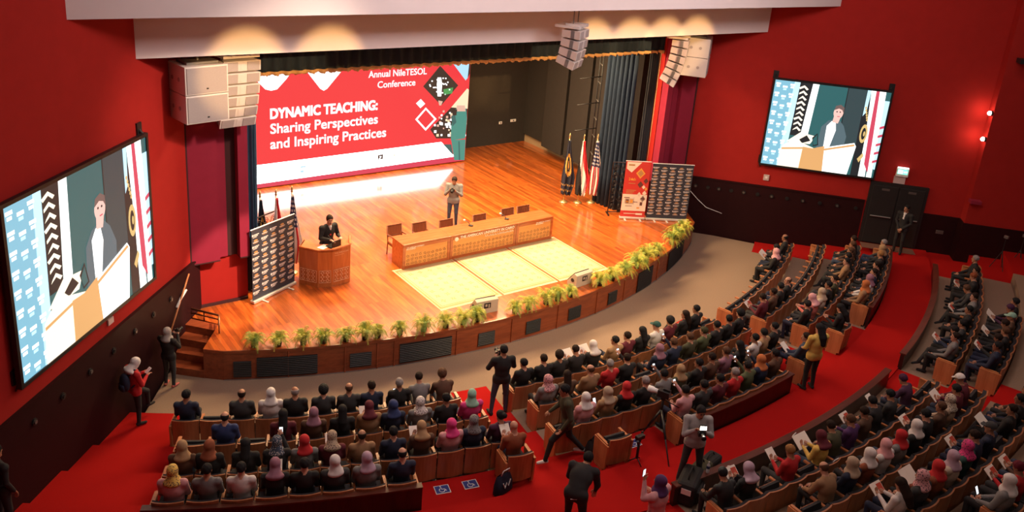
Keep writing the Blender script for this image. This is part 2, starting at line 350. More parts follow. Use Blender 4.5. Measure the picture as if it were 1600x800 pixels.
ed = MB(); ed.tube([(10.22, .50, 6.0), (10.24, .50, 1.0)], .022, 6); ed.obj('curtain_edge_cord', GOLD, None, True)
tag(bpy.data.objects['curtain_edge_cord'], 'thin pale cord edge hanging beside the right red pillar', 'cord')
t = thing('lighting_ladder', 'grey metal lighting ladder with rungs in the right stage wing', 'ladder', (9.95, 3.1, 0))
for dx, dy in ((0, 0), (.25, .45)):
    p = MB(); p.tube([(dx, dy, 0), (dx, dy, 6.6)], .025, 8); p.obj('upright', BLACK, t, True)
for k in range(9):
    p = MB(); p.tube([(0, 0, .8+.7*k), (.25, .45, .8+.7*k)], .018, 6); p.obj('rung', STEEL, t, True)
for k, z in enumerate((2.6, 3.6, 4.6)):
    p = MB(); p.tube([(-.9, .2, z-.08), (0, 0, z)], .02, 6); p.obj('arm', BLACK, t, True)
for k, (x, z) in enumerate(((10.3, 1.0), (11.0, 1.05))):
    p = MB(); p.box((x, 9.83, z), (.16 if k == 0 else .3, .04, .12)); o = p.obj('wall_socket', WHITE, None, bevel=.01); s = MB(); s.box((x, 9.805, z), (.05, .012, .05)); s.obj('outlet', BLACK, o)
    tag(o, ('small white wall socket on the dark stage back wall' if k == 0 else 'wide white double wall socket at the right of the stage back wall'), 'socket')
# ------------------------------------------------------------------ LED wall
S_RED = screen_mat('led_red', (.86, .035, .050), 1.05); S_WH = screen_mat('led_white', (1, 1, 1), 1.5); S_BAR = screen_mat('led_white_bar', (1, 1, 1), 5.); S_TX = screen_mat('led_letter_white', (1, 1, 1), 1.15); S_DK = screen_mat('led_dark', (.03, .022, .020), 1)
S_PINK = screen_mat('led_rose', (.72, .05, .11), 1); S_TEAL = screen_mat('led_teal', (.06, .30, .24), 1); S_TEALD = screen_mat('led_dark_teal', (.03, .14, .13), 1)
S_CR = screen_mat('led_cream', (1, .80, .52), 1.1); S_GRN = screen_mat('led_green', (.06, .35, .10), 1); S_SKIN = screen_mat('led_skin', (.85, .50, .38), 1); S_BLUE = screen_mat('led_pale_blue', (.45, .75, .95), 1.1)
YL = 8.25
led = thing('led_wall', 'huge red conference LED wall with white lettering at the back of the stage', 'screen', (2.95, YL, 0))
LO = np.array((2.95, YL, 0))
m = MB(); m.box((0, .12, 2.57), (9.02, .2, 5.12)); m.obj('cabinet', BLACK, led, bevel=.01)
def lp(px, py, d=.0):
    P = ony(px, py, YL-d); return (min(max(P[0], -1.54), 7.44)-LO[0], -d, min(max(P[2], .06), 5.1))
m = MB(); m.add([(-4.5, 0, .04), (4.5, 0, .04), (4.5, 0, 5.12), (-4.5, 0, 5.12)], [(0, 1, 2, 3)], 0); m.obj('display', S_RED, led)
art = MB(); AM = [S_WH, S_PINK, S_DK, S_CR, S_TEAL, S_TEALD, S_GRN, S_SKIN, S_BLUE, S_BAR]
def lpoly(pts, mi, d): art.add([lp(x, y, d) for x, y in pts], [tuple(range(len(pts)))], mi)
def zz(pts, x0=380, y0=60, k=3.2): return [(x0+x/k, y0+y/k) for x, y in pts]
lpoly(zz([(20, 640), (990, 518), (1060, 590), (20, 736)]), 9, .004)
lpoly(zz([(20, 736), (1060, 590), (1140, 606), (20, 775)]), 1, .004)
lpoly(zz([(70, 150), (255, 150), (215, 205), (170, 255), (140, 262), (110, 255), (70, 215)]), 0, .004)
lpoly(zz([(290, 130), (520, 130), (420, 252), (403, 262), (385, 252)]), 0, .004)
lpoly(zz([(985, 137), (1075, 235), (990, 335), (900, 240)]), 2, .004)
lpoly(zz([(972, 195), (990, 195), (995, 230), (990, 290), (972, 290), (968, 230)]), 0, .008)
lpoly(zz([(1000, 255), (1050, 245), (1045, 275), (1005, 282)]), 6, .008); lpoly(zz([(975, 310), (998, 315), (990, 335), (980, 335)]), 7, .008)
for k in range(26):
    x, y = 925+random.random()*130, 190+random.random()*90
    if abs(x-985)+abs(y-240) < 75: lpoly(zz([(x, y), (x+7, y), (x+7, y+7), (x, y+7)]), 0, .008)
lpoly(zz([(1045, 120), (1135, 120), (1125, 195), (1112, 210)]), 8, .004); lpoly(zz([(1130, 125), (1155, 120), (1152, 175), (1122, 200)]), 2, .006)
lpoly(zz([(888, 303), (910, 327), (886, 349), (864, 325)]), 0, .004)
o4 = zz([(913, 345), (967, 403), (912, 462), (860, 405)]); i4 = zz([(913, 357), (955, 403), (912, 449), (872, 405)])
for k in range(4): lpoly([o4[k], o4[(k+1) % 4], i4[(k+1) % 4], i4[k]], 0, .004)
lpoly(zz([(1040, 345), (1120, 250), (1145, 255), (1140, 350)]), 3, .005)
lpoly(zz([(935, 455), (1040, 345), (1138, 345), (1132, 470), (1040, 500), (965, 500)]), 2, .004)
for k in range(70):
    x, y = 950+random.random()*180, 360+random.random()*125
    if x+y*.8 > 1280: s = 6+random.random()*9; lpoly(zz([(x, y), (x+s, y-1), (x+s, y+s), (x, y+s)]), random.choice((0, 0, 7, 3)), .006)
lpoly(zz([(1000, 530), (1040, 530), (1050, 585)]), 5, .006)
lpoly(zz([(1062, 352), (1115, 352), (1122, 400), (1110, 500), (1038, 510), (1040, 440), (1048, 400)]), 4, .010)
lpoly(zz([(1040, 508), (1112, 505), (1106, 612), (1055, 608)]), 4, .010); lpoly(zz([(1076, 515), (1082, 515), (1085, 608), (1078, 608)]), 5, .012)
lpoly(zz([(1068, 335), (1108, 335), (1112, 365), (1066, 365)]), 7, .011); lpoly(zz([(1050, 355), (1070, 355), (1066, 385), (1048, 385)]), 2, .013); lpoly(zz([(1040, 390), (1058, 375), (1066, 420), (1046, 440)]), 5, .012)
for pts, mi in (([(672, 585), (700, 578), (698, 605), (680, 600), (675, 615)], 2), ([(680, 590), (692, 587), (691, 596), (683, 598)], 0), ([(285, 640), (315, 635), (312, 645), (288, 648)], 8), ([(285, 660), (305, 658), (303, 672), (287, 672)], 8), ([(750, 580), (762, 579), (760, 588), (752, 588)], 3)):
    lpoly(zz(pts), mi, .008 if mi != 0 else .010)
art.obj('picture', AM, led)
def ledtext(s, a, b, hgt, bold):
    P, Q = lp(*a, .01), lp(*b, .01)
    lettering('lettering', s, S_TX, led, P, (1, 0, 0), (0, 0, 1), Q[0]-P[0], (0, -1, 0), 0, hgt, bold)
ledtext('Annual NileTESOL', zz([(627, 197)])[0], zz([(917, 175)])[0], .25, .006)
ledtext('Conference', zz([(672, 248)])[0], zz([(860, 232)])[0], .25, .006)
ledtext('DYNAMIC TEACHING:', zz([(137, 402)])[0], zz([(670, 352)])[0], .36, .020)
ledtext('Sharing Perspectives', zz([(137, 477)])[0], zz([(672, 420)])[0], .36, .011)
ledtext('and Inspiring Practices', zz([(137, 553)])[0], zz([(713, 490)])[0], .36, .011)
# ------------------------------------------------------------------ side screens
P_BL = screen_mat('screen_blue', (.22, .50, .64), 1.2); P_WH = screen_mat('screen_white', (1, 1, .97), 1.7); P_TEAL = screen_mat('screen_teal', (.035, .145, .150), 1); P_TD = screen_mat('screen_slate', (.045, .075, .082), 1)
P_GREY = screen_mat('screen_grey_suit', (.115, .175, .20), 1); P_SK = screen_mat('screen_skin', (.95, .60, .52), 1.1); P_HAIR = screen_mat('screen_hair', (.20, .13, .12), 1); P_WD = screen_mat('screen_wood', (.80, .42, .16), 1.1); P_CR = screen_mat('screen_cream', (1, .88, .70), 1.4)
P_DK = screen_mat('screen_dark', (.02, .022, .025), 1); P_GOLD = screen_mat('screen_gold', (.85, .58, .22), 1); P_RD = screen_mat('screen_red', (.75, .08, .14), 1); P_LB = screen_mat('screen_light_blue', (.55, .85, 1), 1.3)
PM = [P_BL, P_WH, P_TEAL, P_TD, P_GREY, P_SK, P_HAIR, P_WD, P_CR, P_DK, P_GOLD, P_RD, P_LB]
def side_screen(fn, s0, s1, z0, z1, label, lean):
    # u runs left to right as the audience sees it
    def q(u, v, d): s = s0+(s1-s0)*u; return fn(s, z1+(z0-z1)*v, .15+lean*(1-v)+d)
    o = fn((s0+s1)/2, z0, .1); base = thing('projection_screen', label, 'screen', o); O = np.array(o)
    def T(p): return tuple(np.array(p)-O)
    m = MB(); eu, ev = .016, .022
    def rail(u0, v0, u1, v1, d0, d1): m.hexa([T(q(u0, v1, d0)), T(q(u1, v1, d0)), T(q(u1, v1, d1)), T(q(u0, v1, d1)), T(q(u0, v0, d0)), T(q(u1, v0, d0)), T(q(u1, v0, d1)), T(q(u0, v0, d1))])
    rail(-eu, -ev, 0, 1+ev, -.07, .03); rail(1, -ev, 1+eu, 1+ev, -.07, .03); rail(0, -ev, 1, 0, -.07, .03); rail(0, 1, 1, 1+ev, -.07, .03); rail(0, 0, 1, 1, -.07, -.02); m.obj('frame', BLACK, base)
    im = MB()
    def P(pts, mi, d): im.add([T(q(u, v, d)) for u, v in pts], [tuple(range(len(pts)))], mi)
    def rect(u0, v0, u1, v1, mi, d): P([(u0, v1), (u1, v1), (u1, v0), (u0, v0)], mi, d)
    def disc(u, v, ru, rv, mi, d, n=18): P([(u+ru*math.cos(2*math.pi*k/n), v+rv*math.sin(2*math.pi*k/n)) for k in range(n)], mi, d)
    rect(0, 0, 1, 1, 2, 0)
    P([(0, 1), (.2, 1), (.2, 0), (0, 0)], 0, .003); P([(.14, 1), (.2, 1), (.22, 0), (.17, 0)], 12, .005)
    for i in range(9):
        for j in range(3):
            u = .012+.062*j; v = .03+.11*i+(.03 if j % 2 else 0); rect(u, v, u+.04, v+.022, 1, .006); rect(u+.006, v+.03, u+.034, v+.05, 12 if j % 2 else 1, .006)
    P([(.2, .62), (.30, .62), (.33, 0), (.215, 0)], 9, .004)
    for k in range(9): P([(.215+.01*(k % 3), .06*k+.06), (.26, .06*k+.03), (.30, .06*k+.07), (.285, .06*k+.085), (.26, .06*k+.055), (.225, .06*k+.08)], 8, .006)
    P([(.30, .66), (.365, .66), (.385, 0), (.33, 0)], 1, .005)
    P([(.64, .75), (.80, .75), (.80, 0), (.64, 0)], 3, .003); rect(.632, 0, .64, .75, 9, .004)
    P([(.46, .74), (.47, .48), (.52, .40), (.60, .36), (.66, .44), (.70, .56), (.69, .74)], 4, .006)
    P([(.52, .72), (.515, .46), (.55, .40), (.585, .40), (.60, .50), (.57, .72)], 1, .008)
    P([(.555, .41), (.56, .34), (.62, .34), (.605, .42)], 5, .009); disc(.592, .295, .042, .072, 5, .010); P([(.552, .27), (.56, .22), (.60, .20), (.635, .23), (.637, .30), (.62, .26), (.59, .245)], 6, .012)
    for e in (.578, .606): disc(e, .285, .006, .008, 9, .013)
    P([(.585, .335), (.61, .333), (.608, .342), (.588, .343)], 11, .013)
    P([(.19, .70), (.30, .575), (.44, .60), (.40, .70)], 8, .007); P([(.41, .62), (.45, .56), (.475, .70), (.43, .72)], 9, .009); P([(.417, .64), (.447, .58), (.465, .69), (.432, .705)], 2, .011); P([(.30, .66), (.36, .60), (.40, .66), (.33, .70)], 9, .010)
    P([(.15, 1), (.16, .76), (.25, .66), (.44, .74), (.43, 1)], 8, .012); P([(.34, 1), (.345, .74), (.43, .745), (.53, .70), (.55, 1)], 7, .014); P([(.53, 1), (.52, .72), (.78, .62), (.80, .66), (.77, 1)], 1, .013)
    P([(.52, .735), (.78, .635), (.79, .655), (.53, .755)], 7, .016); P([(.16, .78), (.35, .745), (.35, .765), (.16, .80)], 7, .016)
    P([(.80, 1), (.79, .3), (.81, .05), (.86, .2), (.88, 1)], 9, .005); disc(.84, .50, .032, .11, 10, .008); disc(.84, .50, .018, .07, 9, .010); disc(.845, .50, .008, .03, 10, .011)
    for k in range(6): disc(.815+.006*k, .20+.028*k, .008, .014, 10, .009)
    P([(.83, .80), (.87, .72), (.88, .76), (.85, .84)], 10, .009)
    P([(.80, .3), (.80, 0), (.83, 0), (.825, .25)], 12, .006)
    P([(.87, 1), (.86, .5), (.83, 0), (.875, 0), (.93, 1)], 1, .007); P([(.90, .85), (.885, .5), (.872, 0), (.90, 0), (.93, .6), (.945, .95)], 11, .009); P([(.94, 1), (.925, .5), (.90, 0), (.955, 0), (.985, 1)], 1, .008); P([(.985, .9), (.965, .4), (.955, .1), (1, .1), (1, .9)], 12, .007)
    for k in range(5): P([(.962, .40+.1*k), (1, .38+.1*k), (1, .41+.1*k), (.964, .43+.1*k)], 11, .010)
    im.obj('picture', PM, base)
    for u, v in ((.0, -.01), (1., -.01), (.0, .96), (1., .96)):
        br = MB(); P1 = q(u, v, -.03); ss = s0+(s1-s0)*u; zz_ = P1[2]+(.12 if v < .5 else .0); br.tube([T(fn(ss, zz_, .0)), T(P1)], .035, 8); br.tube([T(fn(ss, zz_-.3, .0)), T(P1)], .016, 6)
        mm = MB(); slab(fn, ss-.09, ss+.09, zz_-.14, zz_+.14, 0, .04, mm); br.add([T(p) for p in mm.v], mm.f); br.obj('bracket', BLACK, base)
    return base
side_screen(lw, 6.78, 2.28, 2.0, 5.31, 'large tilted projection screen on the left red wall showing a speaker', 0)
side_screen(rw, 1.40, 5.26, 2.29, 5.37, 'smaller projection screen on the right red wall showing a speaker', 0)
# ------------------------------------------------------------------ loudspeakers
SPK = mat('speaker_white', (.62, .58, .56), .55, var=.03); GRL = mat('speaker_grille', (.36, .32, .32), .7, var=.1, scale=60)
def line_array(loc, rz, n, w, h, d, label, sub=0, tilt0=2, dt=3.0, top=8.05):
    t = thing('line_array_speaker', label, 'speaker', loc, rz)
    y, z = 0., 0.; a = tilt0
    fr = MB(); fr.box((0, .1, .06), (w*.98, d*1.25, .07)); fr.box((-w*.25, -.05, .11), (.08, d*.9, .06)); fr.box((w*.25, -.05, .11), (.08, d*.9, .06)); fr.obj('flying_frame', SPK, t, bevel=.008)
    for k in range(n):                      # each cabinet leans back a little more than the one above it
        c, s = math.cos(R(a)), math.sin(R(a)); M = Matrix(((1, 0, 0), (0, c, -s), (0, s, c)))
        def tr(p, y=y, z=z, M=M): q = M @ Vector(p); return (q[0], q[1]+y, q[2]+z)
        b = MB(); wr = w*.30
        f0, f1 = -.02, -h+.01
        b.hexa([tr((-w/2, -d/2, f1)), tr((w/2, -d/2, f1)), tr((wr, d/2, f1+.02)), tr((-wr, d/2, f1+.02)), tr((-w/2, -d/2, f0)), tr((w/2, -d/2, f0)), tr((wr, d/2, f0-.02)), tr((-wr, d/2, f0-.02))])
        o = b.obj('cabinet', SPK, t, bevel=.01)
        for sx in (-1, 1): g = MB(); g.hexa([tr((sx*w*.29-w*.165, -d/2-.012, f1+.016)), tr((sx*w*.29+w*.165, -d/2-.012, f1+.016)), tr((sx*w*.29+w*.165, -d/2+.01, f1+.016)), tr((sx*w*.29-w*.165, -d/2+.01, f1+.016)),
                                       tr((sx*w*.29-w*.165, -d/2-.012, f0-.016)), tr((sx*w*.29+w*.165, -d/2-.012, f0-.016)), tr((sx*w*.29+w*.165, -d/2+.01, f0-.016)), tr((sx*w*.29-w*.165, -d/2+.01, f0-.016))]); g.obj('grille', GRL, o)
        hn = MB(); hn.hexa([tr((-.045*w/.9, -d/2-.008, f1+.03)), tr((.045*w/.9, -d/2-.008, f1+.03)), tr((.02, -d/2+.02, f1+.03)), tr((-.02, -d/2+.02, f1+.03)), tr((-.045*w/.9, -d/2-.008, f0-.03)), tr((.045*w/.9, -d/2-.008, f0-.03)), tr((.02, -d/2+.02, f0-.03)), tr((-.02, -d/2+.02, f0-.03))])
        hn.obj('horn', SPK, o)
        for sx in (-1, 1): rg = MB(); rg.box(tr((sx*(w*.43), -d*.1, (f0+f1)/2)), (.03, .10, h*.8), M=M); rg.obj('rigging_plate', STEEL, o)
        q = M @ Vector((0, -d/2, -h)); p2 = M @ Vector((0, -d/2, 0)); y += (q-p2)[1]; z += (q-p2)[2]; a += dt
    ch = MB()
    for dx in (-w*.25, w*.25): ch.tube([(dx, 0, .1), (dx, 0, top-loc[2])], .018, 6)
    ch.obj('hanging_cable', STEEL, t); return t
line_array((-4.93, -.62, 6.72), R(8), 6, .92, .275, .55, 'pale six-cabinet curved line array speaker hanging left of the stage, beside subwoofers', tilt0=3, dt=3.4, top=6.98)
line_array((3.9, -2.2, 7.45), R(32), 4, .80, .265, .58, 'pale four-cabinet line array speaker hanging at the centre of the fascia', tilt0=0, dt=4.5)
line_array((9.75, -.75, 6.72), R(40), 6, .86, .255, .54, 'pale curved line array speaker hanging right of the stage opening', tilt0=0, dt=4.2, top=6.98)
def subs(loc, rz, label):
    t = thing('subwoofer_pair', label, 'speaker', loc, rz)
    for k in range(2):
        b = MB(); b.box((0, 0, -.33-.66*k), (1.02, .85, .645)); o = b.obj('cabinet', SPK, t, bevel=.012)
        g = MB(); g.box((0, -.43, -.33-.66*k), (.94, .025, .575)); g.obj('grille', GRL, o)
        b = MB(); b.box((0, -.446, -.52-.66*k), (.05, .006, .03)); b.obj('badge', BLACK, o)
        for dx in (-.13, .18):
            hd = MB(); hd.tube([(-.515, dx, -.33-.66*k), (-.525, dx, -.33-.66*k)], .05, 12); hd.obj('side_cap', GRL, o)
    b = MB(); b.box((0, 0, .03), (.75, .5, .05)); b.tube([(0, 0, .05), (0, 0, .27)], .03, 8); b.obj('flying_frame', STEEL, t)
for a in (((-5.86, -.72, 6.68), R(10), 'pale pair of stacked subwoofers hanging left of the left line array'), ((10.98, -.42, 6.70), R(38), 'pale pair of stacked subwoofers hanging right of the right line array')): subs(*a)
# ------------------------------------------------------------------ banners
BNAVY = mat('banner_charcoal', (.032, .036, .050), .6, var=.05); BWH = mat('banner_white', (.70, .66, .62), .6, var=0); BGOLD = mat('banner_gold', (.50, .27, .10), .6, var=0)
BRED = mat('banner_red', (.60, .045, .035), .55, var=0); BCREAM = mat('banner_cream', (.85, .78, .62), .6, var=0); ALU = mat('banner_aluminium', (.75, .72, .66), .35, .5, var=0); BORG = mat('banner_orange', (.80, .38, .06), .6, var=0); BDK = mat('banner_brown', (.13, .05, .04), .6, var=0)
def banner(a, b, h, label, feet=2, logos=None, red=False, hb=None):
    a, b = np.array(a), np.array(b); w = float(np.hypot(*(b-a))); rz = math.atan2(b[1]-a[1], b[0]-a[0])
    t = thing('rollup_banner', label, 'banner', (a[0], a[1], 0), rz)
    m = MB(); m.box((w/2, .0, .05), (w, .16, .075)); m.obj('base', ALU, t, bevel=.015)
    for k in range(feet):
        m = MB(); m.box((w*(.2+.6*k/max(1, feet-1)), -.06, .012), (.06, .42, .024)); m.obj('foot', ALU, t, bevel=.005)
    m = MB(); m.tube([(0, 0, h), (w, 0, h)], .018, 8); m.obj('top_bar', ALU, t)
    m = MB(); m.tube([(w/2, .05, .05), (w/2, .03, h)], .014, 8); m.obj('support_pole', ALU, t)
    pr = MB(); Y = -.018; pr.box((w/2, -.012, (h+.08)/2), (w-.03, .008, h-.09), 5)
    def rc(x0, z0, x1, z1, mi, y=Y): pr.add([(x0, y, z0), (x1, y, z0), (x1, y, z1), (x0, y, z1)], [(0, 1, 2, 3)], mi)
    def pg(p, mi, y=Y): pr.add([(x, y, z) for x, z in p], [tuple(range(len(p)))], mi)
    if logos:
        nc, nr = logos
        for i in range(nc):
            for j in range(nr):
                cx = w*(i+.5)/nc; cz = .20+(h-.30)*(j+.5)/nr; u = w/nc*.40; v = (h-.3)/nr*.36
                if (i+j) % 2 == 0:
                    rc(cx-u, cz-.2*v, cx-u*.55, cz+.8*v, 0); rc(cx-u*.45, cz+.3*v, cx+u*.9, cz+.75*v, 0); rc(cx-u*.45, cz-.3*v, cx+u*.6, cz+.1*v, 0); rc(cx-u*.8, cz-.8*v, cx+u*.3, cz-.55*v, 0)
                else:
                    pg([(cx+u*.55*math.cos(k*math.pi/6), cz+v*.5+v*.55*math.sin(k*math.pi/6)) for k in range(12)], 1); rc(cx-u*.8, cz-.45*v, cx+u*.8, cz-.12*v, 0); rc(cx-u*.6, cz-.85*v, cx+u*.6, cz-.62*v, 1)
    if red:
        pg([(.05, h-.03), (w*.62, h-.03), (w*.26, h-.42), (.05, h-.28)], 2); rc(w*.12, h-.17, w*.36, h-.11, 1, Y-.002)
        c = (w*.62, h-.44); pg([(c[0], c[1]-.2), (c[0]+.17, c[1]), (c[0], c[1]+.2), (c[0]-.17, c[1])], 3); pg([(c[0], c[1]-.13), (c[0]+.11, c[1]), (c[0], c[1]+.13), (c[0]-.11, c[1])], 1, Y-.002)
        for x, z, s, mi in ((.66, h-.86, .13, 4), (.86, h-.72, .11, 4), (.80, h-.95, .08, 2), (.66, h-1.22, .08, 2), (.86, h-1.18, .10, 2), (.82, h-1.4, .12, 4), (.68, h-1.55, .05, 2), (.9, h-1.02, .07, 3)):
            x *= w; pg([(x, z-s), (x+s*.8, z), (x, z+s), (x-s*.8, z)], mi)
        for k in range(3): rc(w*.14, h-1.10-.055*k, w*(.52-.06*k), h-1.075-.055*k, 1)
        rc(w*.2, h-.84, w*.46, h-.815, 1)
        rc(w*.13, h-1.62, w*.50, h-1.40, 2); rc(w*.18, h-1.58, w*.29, h-1.44, 4, Y-.002); rc(w*.34, h-1.58, w*.45, h-1.44, 3, Y-.002)
        rc(.02, .32, w-.02, .95, 2)
        for x, z, a_, b_, mi in ((.2, .82, .2, .03, 4), (.48, .82, .07, .06, 0), (.82, .80, .12, .05, 4), (.24, .66, .1, .07, 3), (.78, .60, .09, .13, 4), (.55, .66, .16, .025, 4), (.3, .5, .24, .02, 4), (.68, .44, .1, .05, 3)): rc(w*x-a_/2, z-b_/2, w*x+a_/2, z+b_/2, mi, Y-.002)
        rc(w*.15, .20, w*.85, .225, 2); rc(w*.62, .17, w*.88, .24, 2, Y-.002)
    pr.obj('printed_sheet', [BWH, BGOLD, BCREAM, BORG, BDK, BRED if red else BNAVY], t)
    if red: lettering('lettering', '24th', BORG, t, (w*.18, -.024, h-.72), (1, 0, 0), (0, 0, 1), .26, (0, -1, 0), .02)
    return t
banner((-4.54, -.13), (-3.10, .53), 2.10, 'dark step-and-repeat banner with rows of small logos beside the wooden lectern', 2, (5, 11))
banner((9.12, .44), (9.91, -.05), 2.19, 'red and cream conference roll-up banner at the right of the stage', 2, None, True)
banner((9.94, -.07), (11.24, -.86), 2.15, 'dark step-and-repeat banner with logos right of the red roll-up banner', 3, (5, 17))
# lattice screens behind the banners
LACE = mat('black_ironwork', (.03, .022, .02), .4, .5)
for (x, y, rz, lab) in ((-3.72, 1.02, .45, 'black ironwork lattice screen behind the left step-and-repeat banner'), (9.35, .75, -.5, 'black ironwork lattice screen in front of the right navy curtain')):
    t = thing('lattice_screen', lab, 'screen', (x, y, 0), rz)
    m = MB()
    for (p, q) in (((-.4, 0, 0), (-.4, 0, 2.0)), ((.4, 0, 0), (.4, 0, 2.0)), ((-.4, 0, .1), (.4, 0, .1)), ((-.4, 0, 2.), (.4, 0, 2.))): m.tube([p, q], .02, 6)
    m.obj('frame', LACE, t)
    m = MB()
    for i in range(3):
        for j in range(6):
            cx, cz = -.27+.27*i, .3+.3*j
            for s in (0, math.pi): m.tube([(cx+.11*(1-k/16)*math.cos(s+k*.55), 0, cz+.13*(1-k/16)*math.sin(s+k*.55)) for k in range(13)], .010, 4)
    m.obj('scrollwork', LACE, t)
    for sx in (-.4, .4): m = MB(); m.box((sx, 0, .02), (.06, .4, .04)); m.obj('foot', LACE, t)
# ------------------------------------------------------------------ flags
F_R = mat('flag_red', (.55, .02, .03), .7, var=.05); F_W = mat('flag_white', (.80, .76, .70), .7, var=.03); F_K = mat('flag_black', (.012, .012, .013), .7); F_B = mat('flag_navy', (.02, .03, .10), .7); F_N = mat('flag_dark_navy', (.010, .014, .030), .7); F_G = mat('flag_gold', (.60, .33, .07), .6)
BRASS = mat('brass', (.70, .50, .22), .3, .8)
def flag(x, y, h, kind, rz, label):
    t = thing('flag_on_pole', label, 'flag', (x, y, 0), rz)
    m = MB(); m.lathe((0, 0, 0), [(.16, 0), (.16, .03), (.10, .06), (.03, .10)], 16); m.obj('base', BRASS, t, True)
    m = MB(); m.tube([(0, 0, .05), (.0, 0, h)], .016, 8); m.obj('pole', BRASS, t, True)
    m = MB(); m.lathe((0, 0, h-.02), [(.02, 0), (.035, .03), (.02, .06), (.03, .1), (.004, .2)], 10); m.obj('finial', BRASS, t, True)
    nu, nv = 30, 30; rows = []
    for j in range(nv+1):
        v = j/nv; z = h-.08-(h-.42)*v; w = .10+.46*min(1, v*1.5)**1.1*(1-.25*max(0, v-.8)/.2); row = []
        for i in range(nu+1):
            u = i/nu; row.append((-.02+w*(u-.25)-.10*v*u, -.03+.055*math.sin(u*15+v*1.4)*min(1, .25+v), z-(.06*u if v > .05 else 0)))
        rows.append(row)
    def mf(j, i):
        u, v = i/nu, j/nv
        if kind == 'us':
            if v < .46 and not (u > .86): return 1 if ((i % 4 in (0, 1) and j % 4 in (0,)) or (i % 4 in (2, 3) and j % 4 == 2)) else 3
            return 0 if (i//3) % 2 == 0 else 1
        if kind == 'eg':
            q = u*.9+.1+.35*(v-.5)
            q = v*.62+(.5-u)*.75
            return 0 if q < .22 else (1 if q < .5 else 2)
        e = ((u-.45)/.3)**2+((v-.42)/.22)**2
        return 5 if (.45 < e < 1 or e < .15 or (v > .7 and (i*3+j) % 9 == 0)) else 4
    m = MB(); m.grid(rows, 0, mf); o = m.obj('cloth', [F_R, F_W, F_K, F_B, F_N, F_G], t, True)
    s = o.modifiers.new('solid', 'SOLIDIFY'); s.thickness = .006
flag(8.26, 2.6, 2.52, 'uni', -.5, 'dark navy flag with gold emblem, leftmost of the three flags right of the stage')
flag(8.72, 2.32, 2.52, 'eg', -.5, 'red white and black flag between two others at the right of the stage')
flag(9.22, 2.14, 2.52, 'us', -.5, 'stars and stripes flag nearest the right navy curtain')
for (px, py, k, lab) in ((406, 299, 'uni', 'dark navy flag with gold emblem behind the left step-and-repeat banner'), (431, 296, 'eg', 'red topped flag in the middle behind the left step-and-repeat banner'), (456, 291, 'us', 'stars and stripes flag behind the left banner, nearest the lectern')):
    p = at(px, py, 2.66); flag(p[0], p[1], 2.5, k, .3, lab)
# ------------------------------------------------------------------ lectern
LECT = wood('lectern_wood', (.42, .105, .022), (.56, .165, .04), .35, 'Z', 2.5, .2); INLAY = mat('inlay_light', (.70, .38, .20), .5, var=.1)
t = lect = thing('lectern', 'angled wooden lectern with carved lattice base panels, speaker standing behind it', 'lectern', (-2.35, .35, 0))
FP = [(-2.98, .50), (-2.63, .02), (-2.26, -.11), (-1.68, -.04)]; BP = [(-1.50, .42), (-2.65, .95)]
lo = lambda p: (p[0]+2.35, p[1]-.35)
for i in range(3):
    a, b = np.array(lo(FP[i])), np.array(lo(FP[i+1])); n = np.array((-(b-a)[1], (b-a)[0])); n /= np.hypot(*n)
    hh = 1.10 if i < 2 else 1.16
    m = MB(); m.prism([tuple(a), tuple(b), tuple(b+n*.035), tuple(a+n*.035)], 0, hh); o = m.obj('front_panel', LECT, t)
    la = MB(); d = (b-a); L_ = np.hypot(*d); d = d/L_
    fr_ = [(.04, .14), (.04, .50), (L_-.04, .50), (L_-.04, .14)]
    def w3(s, z, off=.012): q = a+d*s-n*off; return (q[0], q[1], z)
    for k in range(4): la.tube([w3(*fr_[k]), w3(*fr_[(k+1) % 4])], .008, 4)
    nx = max(2, int((L_-.1)/.13))
    for ix in range(nx):
        for iz in range(3):
            cx, cz = .06+(L_-.12)*(ix+.5)/nx, .2+.12*iz
            for k in range(8):
                q0, q1 = k*math.pi/4, (k+1)*math.pi/4; rr = (.055, .03)[k % 2], (.055, .03)[(k+1) % 2]
                la.tube([w3(cx+rr[0]*math.cos(q0), cz+rr[0]*math.sin(q0)), w3(cx+rr[1]*math.cos(q1), cz+rr[1]*math.sin(q1))], .008, 4)
    la.obj('lattice', INLAY, o)
    if i == 2:
        for k, wd in enumerate((.44, .30)): lettering('lettering', ('THE AMERICAN', 'UNIVERSITY IN CAIRO')[k], INLAY, o, w3(.07, .98-.06*k, .006), (d[0], d[1], 0), (0, 0, 1), wd, (0, 0, 0), .02)
for (p, q, h) in ((FP[3], BP[0], 1.20), (FP[0], BP[1], 1.10)):
    a, b = np.array(lo(p)), np.array(lo(q)); n = np.array((-(b-a)[1], (b-a)[0])); n /= np.hypot(*n)*(1 if p is FP[3] else -1)
    m = MB(); m.prism([tuple(a), tuple(b), tuple(b+n*.035), tuple(a+n*.035)], 0, h); m.obj('side_panel', LECT, t)
m = MB(); pl = [lo(p) for p in (FP[0], FP[1], FP[2], FP[3], BP[0], (-1.78, .52), (-2.05, .30), (-2.45, .50), BP[1])]
m.prism(pl, 1.05, 1.10); m.obj('desk_top', LECT, t, bevel=.008)
rim = MB()
for i in range(4):
    a, b = (FP+[BP[0]])[i], (FP+[BP[0]])[i+1]; h = (1.12, 1.12, 1.14, 1.24)[i]; rim.tube([(*lo(a), (1.12, 1.12, 1.13, 1.17)[i]), (*lo(b), (1.12, 1.13, 1.17, 1.22)[i])], .025, 6)
rim.obj('rim', LECT, t)
